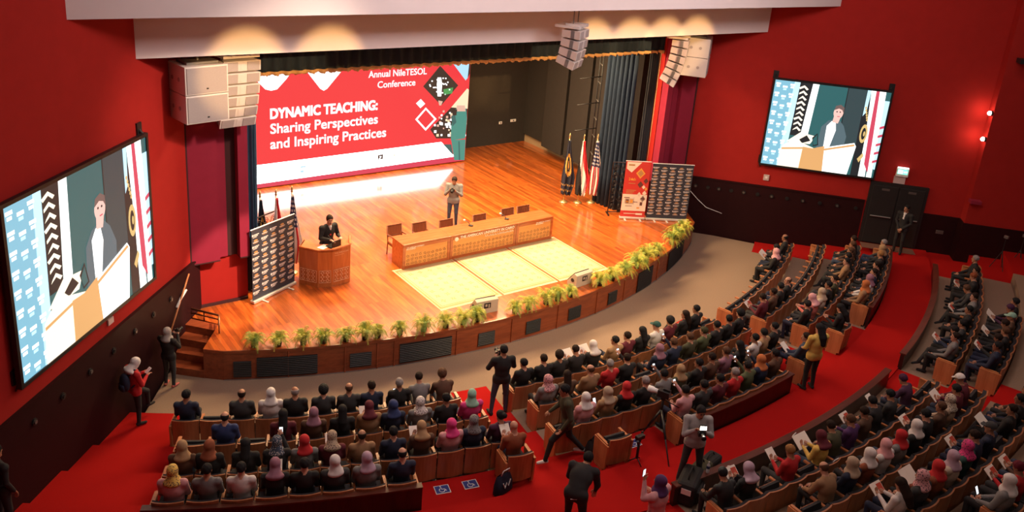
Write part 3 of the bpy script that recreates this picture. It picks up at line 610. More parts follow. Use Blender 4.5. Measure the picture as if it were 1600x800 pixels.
m = MB(); m.box((-2.12, .17, 1.125), (.34, .24, .02), rz=.4); m.box((-2.05, .08, 1.20), (.34, .02, .2), rz=.4); lt = m.obj('laptop', BLACK, None, bevel=.004); tag(lt, 'black open laptop on the lectern desk', 'laptop')
m = MB(); m.box((-2.38, .22, 1.106), (.30, .21, .012), rz=.5); tag(m.obj('paper_stack', WHITE), 'white papers on the lectern in front of the speaker', 'paper')
mic = thing('gooseneck_microphone', 'thin black gooseneck microphone on the lectern', 'microphone', (-2.22, .02, 1.10))
m = MB(); m.lathe((0, 0, 0), [(.04, 0), (.04, .02), (.01, .03)], 12); m.obj('base', BLACK, mic, True)
m = MB(); m.tube([(0, 0, .02), (0, .0, .2), (-.02, .05, .30), (-.04, .12, .34)], .006, 6); m.obj('neck', BLACK, mic, True)
m = MB(); m.ell((-.045, .135, .345), (.016, .026, .016)); m.obj('capsule', BLACK, mic, True)
# ------------------------------------------------------------------ rugs, panel table, chairs
RUGC = mat('cream_rug', (.50, .425, .26), .95, var=.14, scale=14, bump=.1); RUGP = mat('rug_pattern', (.42, .28, .11), .95, var=.1); RUGB = mat('rug_border', (.75, .64, .40), .95)
for k, (a, b, nm) in enumerate(((-.28, 1.75, 'left'), (1.82, 3.78, 'middle'), (3.85, 5.80, 'right'))):
    t = thing('rug', f'cream patterned rug on the stage, {nm} of the three in front of the panel table', 'rug', ((a+b)/2, -1.33, 0), 0, 'stage rugs'); w, h = b-a, 2.72
    m = MB(); m.box((0, 0, .006), (w, h, .012))
    for sx in (-1, 1): m.box((sx*(w/2-.08), 0, .013), (.05, h-.1, .004), 1); m.box((sx*(w/2-.16), 0, .013), (.015, h-.3, .004), 1)
    for sy in (-1, 1): m.box((0, sy*(h/2-.08), .0135), (w-.1, .05, .004), 1); m.box((0, sy*(h/2-.16), .0135), (w-.3, .015, .004), 1)
    for i in range(5):
        for j in range(7):
            x, y = (i-2)*w*.16, (j-3)*h*.115
            for q in range(4): m.box((x+.05*math.cos(q*math.pi/2+.4*(i+j)), y+.05*math.sin(q*math.pi/2+.4*(i+j)), .013), (.09, .018, .003), 1, rz=q*math.pi/2+.8+.4*(i+j))
    m.obj('field', [RUGC, RUGP], t)
    for sy in (-1, 1): m = MB(); m.box((0, sy*(h/2+.02), .004), (w, .05, .008)); m.obj('fringe', RUGB, t)
TABW = wood('table_wood', (.36, .085, .025), (.50, .135, .045), .25, 'X', 2.5, .4); TABF = wood('table_front_wood', (.60, .25, .065), (.72, .34, .10), .4, 'X', 2.5)
TLET = mat('table_lettering', (.85, .80, .70), .5, var=0); CARV = mat('carved_relief', (.30, .13, .05), .6)
TY0, TY1, TH_ = .0, .68, .80
for (x0, x1, nm, txt) in ((.02, 1.66, 'left', 'end'), (1.66, 4.16, 'middle', 'mid'), (4.16, 5.66, 'right', 'end')):
    t = thing('panel_table', f'wooden panel table with carved front, {nm} unit of the long row', 'table', ((x0+x1)/2, .34, 0), 0, 'panel table units'); w = x1-x0
    m = MB(); m.box((0, 0, TH_-.025), (w-.004, .70, .05)); m.obj('tabletop', TABW, t, bevel=.006)
    fp = MB(); fp.box((0, -.32, .375), (w-.01, .03, .75)); fo = fp.obj('front_panel', TABF, t)
    fm2 = MB()
    for (cx, cz, a, b) in ((0, .05, w-.20, .10), (0, .70, w-.20, .09), (-w/2+.05, .375, .09, .74), (w/2-.05, .375, .09, .74)): fm2.box((cx, -.338, cz), (a, .02, b))
    fm2.obj('frame', TABW, fo)
    cv = MB(); nx = int((w-.2)/.14)
    for i in range(nx):
        for j in range(3):
            cx, cz = -w/2+.12+(w-.24)*(i+.5)/nx, .16+.125*j; ph = random.random()
            cv.tube([(cx+.055*(1-k/14)*math.cos(k*.7+ph*6), -.338, cz+.05*(1-k/14)*math.sin(k*.7+ph*6)) for k in range(11)], .008, 4)
    cv.obj('carving', CARV, fo)
    for sx in (-1, 1): m = MB(); m.box((sx*(w/2-.02), .0, .375), (.035, .64, .75)); m.obj('end_panel', TABW, t)
    if txt == 'mid':
        lettering('lettering', 'THE AMERICAN UNIVERSITY IN CAIRO', TLET, fo, (-w/2+.35, -.35, .655), (1, 0, 0), (0, 0, 1), w-.45, (0, -1, 0), .03)
        m = MB(); m.tube([(-w/2+.22, -.337, .655), (-w/2+.22, -.352, .655)], .07, 16); m.obj('seal', TLET, fo)
        ar = MB(); x = w/2-.12
        while x > .05:                       # right-to-left cursive line under the latin one
            l = .05+random.random()*.06; ar.tube([(x, -.35, .565), (x-l*.3, -.35, .55+.02*random.random()), (x-l*.6, -.35, .56), (x-l*.8, -.35, .585+.03*random.random()), (x-l, -.35, .562)], .009, 4); x -= l+.02*(random.random() > .6)
            if random.random() > .5: ar.box((x+l*.5, -.35, .60), (.016, .01, .016))
        ar.obj('cursive_lettering', TLET, fo)
    else:
        x = -w/2+.12 if nm == 'left' else w/2-.72
        lettering('lettering', 'THE AMERICAN UNIVERSITY', TLET, fo, (x, -.35, .665), (1, 0, 0), (0, 0, 1), .6, (0, -1, 0), .03)
        lettering('lettering', 'IN CAIRO', TLET, fo, (x, -.35, .61), (1, 0, 0), (0, 0, 1), .3, (0, -1, 0), .03)
for x, y, lab in ((2.66, .42, 'small black and white desk microphone on the middle table unit'), (4.05, .42, 'small black and white desk microphone near the right table unit')):
    t = thing('desk_microphone', lab, 'microphone', (x, y, TH_), .5)
    m = MB(); m.box((0, 0, .02), (.09, .13, .04)); m.obj('base', BLACK, t, bevel=.01)
    m = MB(); m.tube([(0, .03, .03), (0, .08, .10), (0, .22, .14)], .011, 8); m.obj('stem', BLACK, t, True)
    m = MB(); m.ell((0, .24, .145), (.028, .045, .028)); m.obj('capsule', WHITE, t, True)
CHW = wood('chair_wood', (.15, .045, .018), (.22, .07, .028), .4, 'Z', 3.); CHC = mat('chair_rust_fabric', (.50, .17, .07), .8)
def panel_chair(x, y, rz, label):
    t = thing('panel_chair', label, 'chair', (x, y, 0), rz, 'chairs behind the panel table')   # sitter faces -y
    m = MB(); m.box((0, 0, .44), (.50, .48, .06)); m.obj('seat', CHC, t, bevel=.015)
    for sx in (-1, 1):
        m = MB(); m.tube([(sx*.24, -.22, 0), (sx*.24, -.22, .66)], .02, 8); m.obj('leg', CHW, t, True)
        m = MB(); m.tube([(sx*.24, .26, 0), (sx*.24, .22, .45), (sx*.25, .29, .92)], .02, 8); m.obj('leg', CHW, t, True)
        m = MB(); m.tube([(sx*.25, .25, .66), (sx*.26, -.05, .68), (sx*.25, -.25, .66)], .022, 8); m.obj('armrest', CHW, t, True)
    m = MB(); m.box((0, .29, .91), (.52, .035, .05)); m.box((0, .265, .58), (.50, .03, .04)); bf = m.obj('back_frame', CHW, t, bevel=.006)
    m = MB()
    for k in range(11): m.box((-.22+.044*k, .278, .74), (.018, .014, .32))
    m.obj('back_slats', CHW, t); m = MB(); m.box((0, .288, .74), (.47, .008, .30)); m.obj('back_cane', CHC, t)
    m = MB(); m.box((0, -.22, .38), (.46, .025, .05)); m.box((0, .22, .38), (.46, .025, .05)); m.box((-.24, 0, .38), (.025, .42, .05)); m.box((.24, 0, .38), (.025, .42, .05)); m.obj('seat_rail', CHW, t)
pc = [(616, 351, 'leftmost of six'), (655, 347.5, 'second of six from the left'), (697, 343, 'third of six from the left'), (749, 335, 'fourth of six from the left'), (793, 325.5, 'fifth of six from the left'), (817.5, 321.5, 'rightmost of six')]
for (px, py, nm) in pc:
    p = at(px, py, .92); panel_chair(p[0], p[1]-.29, 0, f'wooden armchair with slatted back behind the panel table, {nm}')
# ------------------------------------------------------------------ wedges
WEDG = mat('wedge_cream', (.52, .44, .34), .6, var=.04)
for (px, py, nm) in ((761, 489, 'left, in front of the cream rugs'), (911, 446, 'right, near the stage edge ferns')):
    p = at(px, py, .0); rz = -math.atan2(p[0]-2.6, 14-p[1])*-1
    t = thing('stage_monitor', f'cream wedge stage monitor on the stage edge, {nm}', 'speaker', (p[0], p[1]+.16, 0), math.atan2(p[0]-2.6, 14-p[1]), 'stage wedges')
    m = MB(); pr = [(-.02, 0), (.36, 0), (.36, .10), (.10, .42), (-.02, .38)]
    vs = [(-.34, y-.16, z) for y, z in pr]+[(.34, y-.16, z) for y, z in pr]; n = 5
    m.add(vs, [tuple(range(n)), tuple(range(2*n-1, n-1, -1))]+[(i, n+i, n+(i+1) % n, (i+1) % n) for i in range(n)]); m.obj('cabinet', WEDG, t, bevel=.012)
    m = MB(); m.hexa([(-.30, .215, .105), (.30, .215, .105), (.30, -.045, .415), (-.30, -.045, .415), (-.30, .23, .115), (.30, .23, .115), (.30, -.03, .428), (-.30, -.03, .428)]); m.obj('grille', BLACK, t)
    m = MB(); m.box((0, -.185, .24), (.20, .012, .15)); m.obj('connector_plate', BLACK, t); m = MB(); m.box((-.04, -.193, .25), (.06, .006, .07)); m.box((.045, -.193, .23), (.04, .006, .10)); m.obj('socket', WEDG, t)
    m = MB(); m.tube([(-.345, -.02, .20), (-.355, -.02, .20)], .06, 12); m.obj('side_handle', BLACK, t)
# ------------------------------------------------------------------ ferns
FERN = [mat('fern_green', (.22, .32, .04), .6, var=.35, scale=12), mat('fern_yellow_green', (.52, .50, .07), .6, var=.3, scale=12)]; POT = mat('fern_pot', (.05, .025, .015), .7)
def fern_mesh(seed, n=52):
    r = random.Random(seed); m = MB()
    for k in range(n):
        az = 2*math.pi*k/n+r.uniform(-.2, .2); L = r.uniform(.15, .37); up = r.uniform(.14, .40); dr = r.choice((.08, .14, .26)); P = []
        for i in range(9):
            q = i/8; P.append(Vector((math.cos(az)*L*q, math.sin(az)*L*q, .08+up*math.sin(q*2.2)*.9-dr*q*q*(L/.4))))
        mi = 1 if r.random() > .45 else 0
        for i in range(8):
            a, b = P[i], P[i+1]; d = (b-a).normalized(); s = d.cross(Vector((0, 0, 1))).normalized(); w = .075*math.sin(math.pi*min(1, .12+i/8.5))**.6
            m.add([a, b, b+Vector((0, 0, .004)), a+Vector((0, 0, .004))], [(0, 1, 2, 3)], mi)
            for sg in (-1, 1):
                for h in (0, .5):
                    c = a.lerp(b, h); e = a.lerp(b, h+.34); tip = c.lerp(e, .9)+s*sg*w+d*.03+Vector((0, 0, -.012)); m.add([c, e, tip], [(0, 1, 2)], mi)
    return m.mesh('fern_foliage', FERN)
fmesh = [fern_mesh(s) for s in range(4)]
pm = MB(); pm.lathe((0, 0, 0), [(.07, 0), (.085, .09), (.09, .10), (.075, .10), (.07, .07)], 14); pmesh = pm.mesh('fern_pot', [POT], True)
sm_ = MB(); sm_.tube([(0, 0, .1), (0, 0, .19)], .035, 6); 
ORD = ['first', 'second', 'third', 'fourth', 'fifth', 'sixth', 'seventh', 'eighth', 'ninth', 'tenth', 'eleventh', 'twelfth', 'thirteenth', 'fourteenth', 'fifteenth', 'sixteenth', 'seventeenth', 'eighteenth', 'nineteenth', 'twentieth'] + [f'twenty-{w}' for w in ('first', 'second', 'third', 'fourth', 'fifth', 'sixth', 'seventh', 'eighth', 'ninth')] + ['thirtieth']
fx = [398, 435, 474, 506, 542, 572, 592, 626, 663, 697, 724, 746, 806, 828, 858, 876, 896, 945, 966, 988, 1006, 1022, 1040, 1068, 1080, 1092]
for i, x in enumerate(fx):
    ys = np.interp(x, [390, 540, 620, 700, 760, 860, 940, 985, 1030, 1080, 1102], [540, 541, 527, 512, 500, 478, 452, 435, 410, 380, 360])
    p = at(x, ys, 0); th = math.degrees(math.atan2(p[0]-2.6, 14-p[1])); q = pol(rs(th)-.14, th)
    t = thing('potted_fern', f'bushy yellow-green fern on the stage edge, {ORD[i]} from the left', 'plant', q, random.random()*6, 'ferns along the stage edge')
    o = bpy.data.objects.new('foliage', fmesh[i % 4]); COL.objects.link(o); o.parent = t; s = random.uniform(.85, 1.08)*(1.25 if x > 930 else 1); o.scale = (s, s, s*random.uniform(.9, 1.1))
    o = bpy.data.objects.new('pot', pmesh); COL.objects.link(o); o.parent = t
# ------------------------------------------------------------------ wall fittings, door, exit sign
FIT = mat('steel_fitting', (.16, .14, .13), .4, .5, var=0)
def fitting(fn, s, z, r, bright, label, off=.06):
    a, b, c = Vector(fn(s, z, off)), Vector(fn(s, z, off+.03)), Vector(fn(s, z, off+.05)); m = MB(); m.tube([a, b], r, 14); o = m.obj('wall_socket', BLACK); m = MB(); m.tube([b-(b-a)*.2, c], r*.55, 12); m.obj('socket_face', FIT if bright else BLACK, o)
    tag(o, label, 'socket', 'round wainscot fittings')
for i, s in enumerate((.75, 1.45, 2.25, 3.05, 3.9, 4.75, 5.65, 6.5)): fitting(lw, s, 1.02, .07, i % 2 == 1, f'round {"metal-faced" if i % 2 else "black"} fitting on the left wainscot, {ORD[i]} from the stage')
for i, s in enumerate((-.75, -.3, .1, .55, 1., 1.5, 2.0, 2.55, 3.1, 3.7, 4.3, 4.95)): fitting(rw, s, 1.06, .07, i % 2 == 0, f'round {"metal-faced" if i % 2 == 0 else "black"} fitting on the right wainscot, {ORD[i]} from the stage')
m = MB(); slab(rw, 7.75, 8.0, .55, .68, .06, .10, m); tag(m.obj('wall_plate', FIT, bevel=.01), 'small pale wall plate low on the right wainscot past the door', 'plate')
m = MB(); slab(rw, 1.6, 1.8, 1.62, 1.84, 0, .04, m); o = m.obj('light_switch', mat('switch_plate', (.55, .42, .40), .5), bevel=.01); tag(o, 'small pale square switch on the right red wall under the screen', 'switch'); m = MB(); slab(rw, 1.66, 1.74, 1.70, 1.78, .04, .05, m); m.obj('rocker', WHITE, o)
m = MB(); slab(lw, 3.75, 3.95, 1.62, 1.76, 0, .04, m); tag(m.obj('wall_plate', mat('switch_plate', (.55, .42, .40), .5), bevel=.01), 'small pale plate on the left red wall below the screen', 'plate')
DOORM = mat('black_door', (.016, .014, .014), .5, var=.15)
m = MB(); slab(rw, 5.26, 7.2, -.15, 2.16, -.02, .1, m); m.obj('door_1', DOORM, kind='structure'); dr = bpy.data.objects['door_1']
for a, b in ((5.36, 6.21), (6.25, 7.1)):
    m = MB(); slab(rw, a, b, -.12, 2.04, .1, .14, m); o = m.obj('door_leaf', DOORM, dr, bevel=.008)
    m = MB(); m.tube([Vector(rw(a+.08, .92, .2)), Vector(rw(b-.08, .92, .2))], .025, 8); m.obj('push_bar', STEEL, o)
    m = MB(); slab(rw, (a+b)/2-.13, (a+b)/2+.13, 1.88, 1.96, .14, .15, m); m.obj('door_plate', FIT, o)
m = MB(); slab(rw, 5.3, 7.1, -.15, -.135, .2, .7, m); tag(m.obj('door_mat', mat('brown_mat', (.16, .07, .045), .9)), 'brown mat on the floor before the black double door', 'mat')
EXG = mat('exit_green', (.05, .45, .25), .5, emit=(.25, .85, .6), es=1.6); EXW = mat('exit_white', (.9, .9, .9), .5, emit=(1, 1, 1), es=2.2)
O = Vector(rw(6.2, 2.42, .1)); t = thing('exit_sign', 'lit green and white exit sign above the black double door', 'sign', O)
def loc_slab(s0, s1, z0, z1, o0, o1, name, m_, par):
    m = MB(); slab(rw, s0, s1, z0, z1, o0, o1, m); m.v = [(v[0]-O[0], v[1]-O[1], v[2]-O[2]) for v in m.v]; return m.obj(name, m_, par, bevel=.004)
loc_slab(6.0, 6.4, 2.46, 2.76, .06, .13, 'housing', WHITE, t); loc_slab(6.03, 6.37, 2.55, 2.73, .13, .137, 'face', EXG, t); loc_slab(6.05, 6.20, 2.58, 2.70, .137, .140, 'pictogram', EXW, t); loc_slab(6.23, 6.35, 2.62, 2.66, .137, .140, 'arrow', EXW, t)
loc_slab(6.02, 6.38, 2.765, 2.80, .07, .15, 'lamp', EXW, t)
loc_slab(5.98, 6.36, 2.18, 2.44, .02, .07, 'backplate', mat('switch_plate', (.55, .42, .40), .5), t)
for (s, z, lab, col) in ((8.36, 5.12, 'upper of the two small round lamps on the right wall corner', 1), (8.36, 4.22, 'lower of the two small round lamps on the right wall corner', 1)):
    p = rw(s, z, .42); t = thing('wall_lamp', lab, 'lamp', p, 0, 'corner wall lamps')
    m = MB(); m.ell((0, 0, 0), (.075, .075, .075)); m.obj('bulb', mat('lamp_bulb', (1, .9, .8), .4, var=0, emit=(1, .82, .68), es=6), t, True)
    w_ = Vector(rw(8.45, z, .42))-Vector(p); m = MB(); m.tube([(0, 0, 0), tuple(w_)], [.05, .09], 10); m.obj('fitting', BLACK, t, True)
    l = bpy.data.lights.new('bulb_light', 'POINT'); l.energy = 12; l.color = (1, .55, .38); l.shadow_soft_size = .08; lo_ = bpy.data.objects.new('bulb_light', l); COL.objects.link(lo_); lo_.parent = t; q = Vector(rw(s-.18, z, .42))-Vector(p); lo_.location = q
m = MB(); slab(rw, 8.7, 9.1, 6.9, 7.05, .5, .9, m); tag(m.obj('wall_bracket', BLACK, bevel=.01), 'black bracket high on the right wall corner', 'bracket')
m = MB(); slab(rw, 8.4, 8.75, 2.0, 2.12, .45, .75, m); tag(m.obj('wall_shelf', REDD, bevel=.01), 'small red ledge low on the right wall corner above the wainscot', 'shelf')
# leaning stick and cables
a, b = Vector(lw(1.85, .02, .12)), Vector(lw(.55, 1.28, .09)); m = MB(); m.tube([a, b], .022, 8); o = m.obj('wooden_pole', OAKL, None, True); tag(o, 'pale wooden pole leaning on the dark wainscot left of the stage', 'pole')
m = MB(); m.tube([Vector(lw(1.22, .68, .085)), Vector(lw(1.0, .82, .085)), Vector(lw(.72, .92, .085))], .035, 6); tag(m.obj('cable_bundle', WHITE, None, True), 'short white cable bundle on the left wainscot beside the wooden pole', 'cable')
m = MB(); P0 = Vector(rw(-1.0, .95, .2)); m.tube([Vector(rw(-1.25, 1.02, .3)), P0, Vector(rw(-.6, .55, .1)), Vector(rw(-.25, .28, .09)), Vector(rw(.35, .13, .085))], .014, 6); tag(m.obj('white_cable', WHITE, None, True), 'thin white cable hanging on the right wainscot beside the dark banner', 'cable')
# ------------------------------------------------------------------ auditorium seats
SW = .553
def seat_meshes():
    out = {}
    n = 8; f = lambda u: -.045*(1-(2*u-1)**2)            # centre bulges towards the row behind
    z0, z1 = .16, .77
    def yb(z): return -.10*(z-.45)*.8 if z > .45 else .02*(.45-z)
    def shell(a, b, za, zb, name, m):
        mb = MB(); zs = [za+(zb-za)*k/5 for k in range(6)]; w = SW-.012
        F = [[(-w/2+w*i/n, yb(z)+f(i/n)+b, z) for i in range(n+1)] for z in zs]; B = [[(-w/2+w*i/n, yb(z)+f(i/n)+a, z) for i in range(n+1)] for z in zs]
        mb.grid(F); mb.grid([r[::-1] for r in B]); mb.grid([B[-1], F[-1]][::-1]); mb.grid([F[0], B[0]][::-1])
        mb.grid([[r[0] for r in B], [r[0] for r in F]]); mb.grid([[r[-1] for r in F], [r[-1] for r in B]]); return mb.mesh(name, [m], False)
    out['backrest'] = shell(-.028, 0, z0, z1, 'seat_backrest', OAK); out['cushion'] = shell(.0, .07, .40, .745, 'seat_back_cushion', SEATF)
    m = MB(); m.box((0, .27, .42), (SW-.06, .44, .09)); m.box((0, .27, .365), (SW-.08, .42, .02), 1); out['seat'] = m.mesh('seat_pan', [SEATF, OAK])
    m = MB(); M = Matrix.Rotation(R(78), 3, 'X'); m.box((0, .15, .52), (SW-.07, .36, .07), 0, M=M); m.box((0, .195, .51), (SW-.09, .34, .02), 1, M=M); out['seat_up'] = m.mesh('seat_pan_raised', [SEATF, OAK])
    m = MB(); m.box((-SW/2, .20, .62), (.055, .40, .035)); out['armrest'] = m.mesh('armrest', [OAKL])
    m = MB(); m.box((-SW/2, .20, .47), (.022, .22, .27)); m.box((-SW/2, .16, .17), (.05, .10, .34)); m.box((-SW/2, .18, .01), (.07, .30, .02)); out['support'] = m.mesh('side_support', [STEEL])
    m = MB(); m.hexa([(-.022, -.02, .06), (.022, -.02, .06), (.022, .40, .06), (-.022, .40, .06), (-.022, -.06, .63), (.022, -.06, .63), (.022, .42, .63), (-.022, .42, .63)]); m.box((0, .19, .03), (.05, .30, .06)); out['end'] = m.mesh('end_panel', [OAKL])
    return out
SM = seat_meshes()
def part(name, me, par, loc=None):
    o = bpy.data.objects.new(name, me); COL.objects.link(o); o.parent = par
    if loc: o.location = loc
    return o
def build_seat(loc, rz, up, left_end, right_end, label, group):
    t = thing('auditorium_seat', label, 'seat', loc, rz, group)
    part('backrest', SM['backrest'], t); part('back_cushion', SM['cushion'], t); part('seat', SM['seat_up' if up else 'seat'], t)
    if left_end: part('end_panel', SM['end'], t, (-SW/2-.03, 0, 0)); part('armrest', SM['armrest'], t, (0, 0, .02))
    else: part('armrest', SM['armrest'], t); part('support', SM['support'], t)
    if right_end: part('end_panel', SM['end'], t, (SW/2+.03, 0, 0)); part('armrest', SM['armrest'], t, (SW, 0, .02))
    return t
BLK = {'L': 'left block', 'M': 'centre block', 'N': 'right block', 'B': 'rear block', 'C': 'far-right block'}
SECT = [('L', 1, -29.4, -12.6), ('L', 2, -28.5, -11.9), ('L', 3, -28.4, -11.5), ('L', 4, -28.3, -17.2), ('L', 4, -12.75, -11.35),
        ('M', 1, -8.9, 10.5), ('M', 2, -8.7, 10.7), ('M', 3, -9.1, 10.1), ('M', 4, -7.45, -6.1), ('M', 4, -2.6, 6.3), ('M', 4, 8.4, 9.8),
        ('N', 1, 13.1, 31.0), ('N', 2, 13.1, 31.4), ('N', 3, 13.7, 32.), ('N', 4, 14.0, 15.4), ('N', 4, 19.4, 31.7),
        ('B', 5, -5.9, 11.6), ('B', 6, -3.8, 11.4), ('B', 7, -1.8, 11.3), ('B', 8, .8, 7.5), ('C', 5, 14.8, 31.), ('C', 6, 14.2, 22.), ('C', 7, 14.2, 17.)]
RN = {1: 'front row', 2: 'second row', 3: 'third row', 4: 'fourth row', 5: 'first row', 6: 'second row', 7: 'third row', 8: 'fourth row'}
SEATS = {}                                # (block,row) -> list of [theta, r, occupied, left_end, right_end]
for b, r, t0, t1 in SECT:
    rr = RROW[r]-(.22 if (b, r, t0) in (('L', 4, -12.75),) else 0); n = max(1, round(math.radians(t1-t0)*rr/SW)); L = SEATS.setdefault((b, r), [])
    for k in range(n): L.append([t0+(t1-t0)*(k+.5)/n, rr, False, k == 0, k == n-1])
# ------------------------------------------------------------------ bodies: one continuous surface from blended volumes
class Sdf:
    def __init__(s): s.p = []
    def cone(s, a, b, ra, rb, l=0, k=.03): s.p.append(('c', np.array(a, float), np.array(b, float), ra, rb, l, k)); return s
    def ell(s, c, r, l=0, B=None, k=.03): s.p.append(('e', np.array(c, float), np.array(r, float), np.eye(3) if B is None else np.array(B, float), 0, l, k)); return s
    def one(s, q, P):
        if q[0] == 'c':
            a, b, ra, rb = q[1:5]; d = b-a; t = np.clip(((P-a)@d)/max(d@d, 1e-9), 0, 1); return np.linalg.norm(P-a-t[:, None]*d, axis=1)-(ra+(rb-ra)*t)
        c, r, B = q[1:4]; L = (P-c)@B.T; k0 = np.linalg.norm(L/r, axis=1); k1 = np.linalg.norm(L/(r*r), axis=1); return k0*(k0-1)/np.maximum(k1, 1e-9)
    def val(s, P):
        D = None
        for q in s.p:
            d = s.one(q, P)
            if D is None: D = d; continue
            k = q[6]; h = np.clip(.5+.5*(D-d)/k, 0, 1); D = D+(d-D)*h-k*h*(1-h)
        return D
    def lab(s, P):
        A = np.stack([s.one(q, P) for q in s.p]); return np.array([q[5] for q in s.p])[A.argmin(0)]
def surface(fn, lo, hi, h):
    lo = np.array(lo, float); n = np.ceil((np.array(hi)-lo)/h).astype(int)+1
    g = np.stack(np.meshgrid(*[np.arange(k) for k in n], indexing='ij'), -1).reshape(-1, 3); D = fn(lo+g*h).reshape(n); I = D < 0
    c = np.zeros(n-1, int)
    for dx in (0, 1):
        for dy in (0, 1):
            for dz in (0, 1): c += I[dx:n[0]-1+dx, dy:n[1]-1+dy, dz:n[2]-1+dz]
    cells = np.argwhere((c > 0) & (c < 8)); idx = -np.ones(n-1, int); idx[tuple(cells.T)] = np.arange(len(cells))
    S = np.zeros((len(cells), 3)); N = np.zeros(len(cells)); cor = [(a, b, d) for a in (0, 1) for b in (0, 1) for d in (0, 1)]
    for i in range(8):
        for j in range(i+1, 8):
            a, b = np.array(cor[i]), np.array(cor[j])
            if abs(a-b).sum() != 1: continue
            da, db = D[tuple((cells+a).T)], D[tuple((cells+b).T)]; k = (da < 0) != (db < 0); t = np.where(k, da/np.where(k, da-db, 1), 0)
            S += k[:, None]*(a+t[:, None]*(b-a)); N += k
    V = lo+(cells+S/np.maximum(N, 1)[:, None])*h; F = []
    for ax in range(3):
        o = [k for k in range(3) if k != ax]; sl = [slice(0, -1) if k == ax else slice(1, -1) for k in range(3)]; s2 = [slice(1, None) if k == ax else slice(1, -1) for k in range(3)]
        A, B = I[tuple(sl)], I[tuple(s2)]; E = np.argwhere(A != B)
        if not len(E): continue
        ins = A[tuple(E.T)]; e = E.copy()
        for k in o: e[:, k] += 1
        u, v = np.eye(3, dtype=int)[o[0]], np.eye(3, dtype=int)[o[1]]
        q = np.stack([idx[tuple((e-u-v).T)], idx[tuple((e-v).T)], idx[tuple(e.T)], idx[tuple((e-u).T)]], 1)
        fl = ins if ax != 1 else ~ins; q[~fl] = q[~fl][:, ::-1]; F.append(q)
    return V, np.concatenate(F)
def nz(v): v = np.array(v, float); return v/np.linalg.norm(v)
def basis(f, up=(0, 0, 1)):              # rows: right, forward, up
    f = nz(f); r = nz(np.cross(f, up)); return np.stack([r, f, np.cross(r, f)])
SKIN, TOP, LEGS, SHOE, SHIRT, DARK = range(6)
def figure(name, J, h=.014, bulk=1., skirt=False, coat=0., sleeves=TOP, tie=False):
    s = Sdf(); g = lambda k: np.array(J[k], float); pel, ch, nk, hd = g('pel'), g('chest'), g('neck'), g('head'); fw = nz(J['face']); HB = basis(fw)
    sx = nz(g('shR')-g('shL')); spine = nz(nk-pel); fr = nz(np.cross(spine, sx)); TB = np.stack([sx, fr, np.cross(sx, fr)])
    s.ell(ch, (.165*bulk, .115*bulk, .21), TOP, TB); s.ell(pel+(ch-pel)*.42, (.140*bulk, .102*bulk, .17), TOP, TB, .035); pb = 1+(bulk-1)*.3; s.ell(pel, ((.165 if not coat else .145)*pb, (.125 if not coat else .104)*pb, .13), LEGS if not coat else TOP, TB, .03)
    s.cone(g('shL'), g('shR'), .066, .066, TOP, .05); s.cone(nk-spine*.04+fr*.0, hd-HB[2]*.06-HB[1]*.01, .062, .055, SKIN, .02); s.cone(nk-sx*.05-spine*.03, nk+sx*.05-spine*.03, .055, .055, TOP, .04)
    if tie: s.cone(nk+fr*.065-spine*.02, ch+fr*.108, .035, .022, SHIRT, .005)
    if coat: hm = np.array((0, 0, .02)); s.cone(g('hipL')+hm, g('hipR')+hm, .104, .104, TOP, .03); s.cone(g('hipL')-hm*2, g('hipR')-hm*2, .100, .100, TOP, .02)
    hands = MB()
    for a in 'LR':
        sg = -1 if a == 'L' else 1; hip, kn, an = g('hip'+a), g('kn'+a), g('an'+a); sh, el, wr = g('sh'+a), g('el'+a), g('wr'+a)
        s.cone(hip, kn, .088*(1+(bulk-1)*.5), .062, LEGS, .04); s.cone(kn, an, .060, .043, LEGS, .02)
        tf = nz(J.get('toe'+a, fw*np.array([1, 1, 0]))); s.cone(an-np.array([0, 0, .035])-tf*.03, an-np.array([0, 0, .045])+tf*.15, .040, .032, SHOE, .015)
        s.cone(sh, el, .058*bulk, .046*bulk, TOP, .035); s.cone(el, wr, .046*bulk, .034, sleeves, .015)
        hv = nz(J.get('hv'+a, wr-el)); pn = nz(np.cross(hv, sx*sg+np.array([0, 0, .3]))); hb = np.stack([nz(np.cross(hv, pn)), hv, pn])
        s.ell(wr+hv*.055, (.042, .055, .020), SKIN, hb, .015)
        cu = J.get('curl', .9); si = hb[0]
        for k in range(4):                # four fingers of unequal length, bent at the knuckles
            o = wr+hv*.085+si*(.030-.020*k); L = (.062, .072, .068, .054)[k]; d = hv; P = [o]
            for j in range(3): ang = cu*(.35+.4*j); d2 = hv*math.cos(ang)+pn*math.sin(ang); P.append(P[-1]+d2*L/3*1.25)
            hands.tube([tuple(p) for p in P], [.0105, .010, .009, .0065], 6)
        o = wr+hv*.03+si*.036; hands.tube([tuple(o), tuple(o+hv*.028+si*.022+pn*.01), tuple(o+hv*.055+si*.018+pn*.03)], [.0125, .011, .008], 6)
    if skirt:
        m = (g('hipL')+g('hipR'))/2; kk = (g('knL')+g('knR'))/2; aa = (g('anL')+g('anR'))/2; s.ell((m+kk)/2, (.21, .15, .30), LEGS, basis(nz(np.cross(sx, kk-m)), nz(m-kk)), .05); s.ell((kk+aa)/2, (.21, .13, .28), LEGS, TB if abs((kk-aa)[1]) < .1 else basis((0, 1, 0)), .06)
    T = lambda x, y, z: hd+HB.T@np.array((x, y, z))
    s.ell(T(0, -.012, .028), (.075, .094, .086), SKIN, HB, .02); s.ell(T(0, .028, -.040), (.057, .062, .080), SKIN, HB, .03); s.cone(T(0, .086, .012), T(0, .104, -.028), .009, .014, SKIN, .012); s.cone(T(-.02, .07, -.10), T(.02, .07, -.10), .016, .016, SKIN, .03)
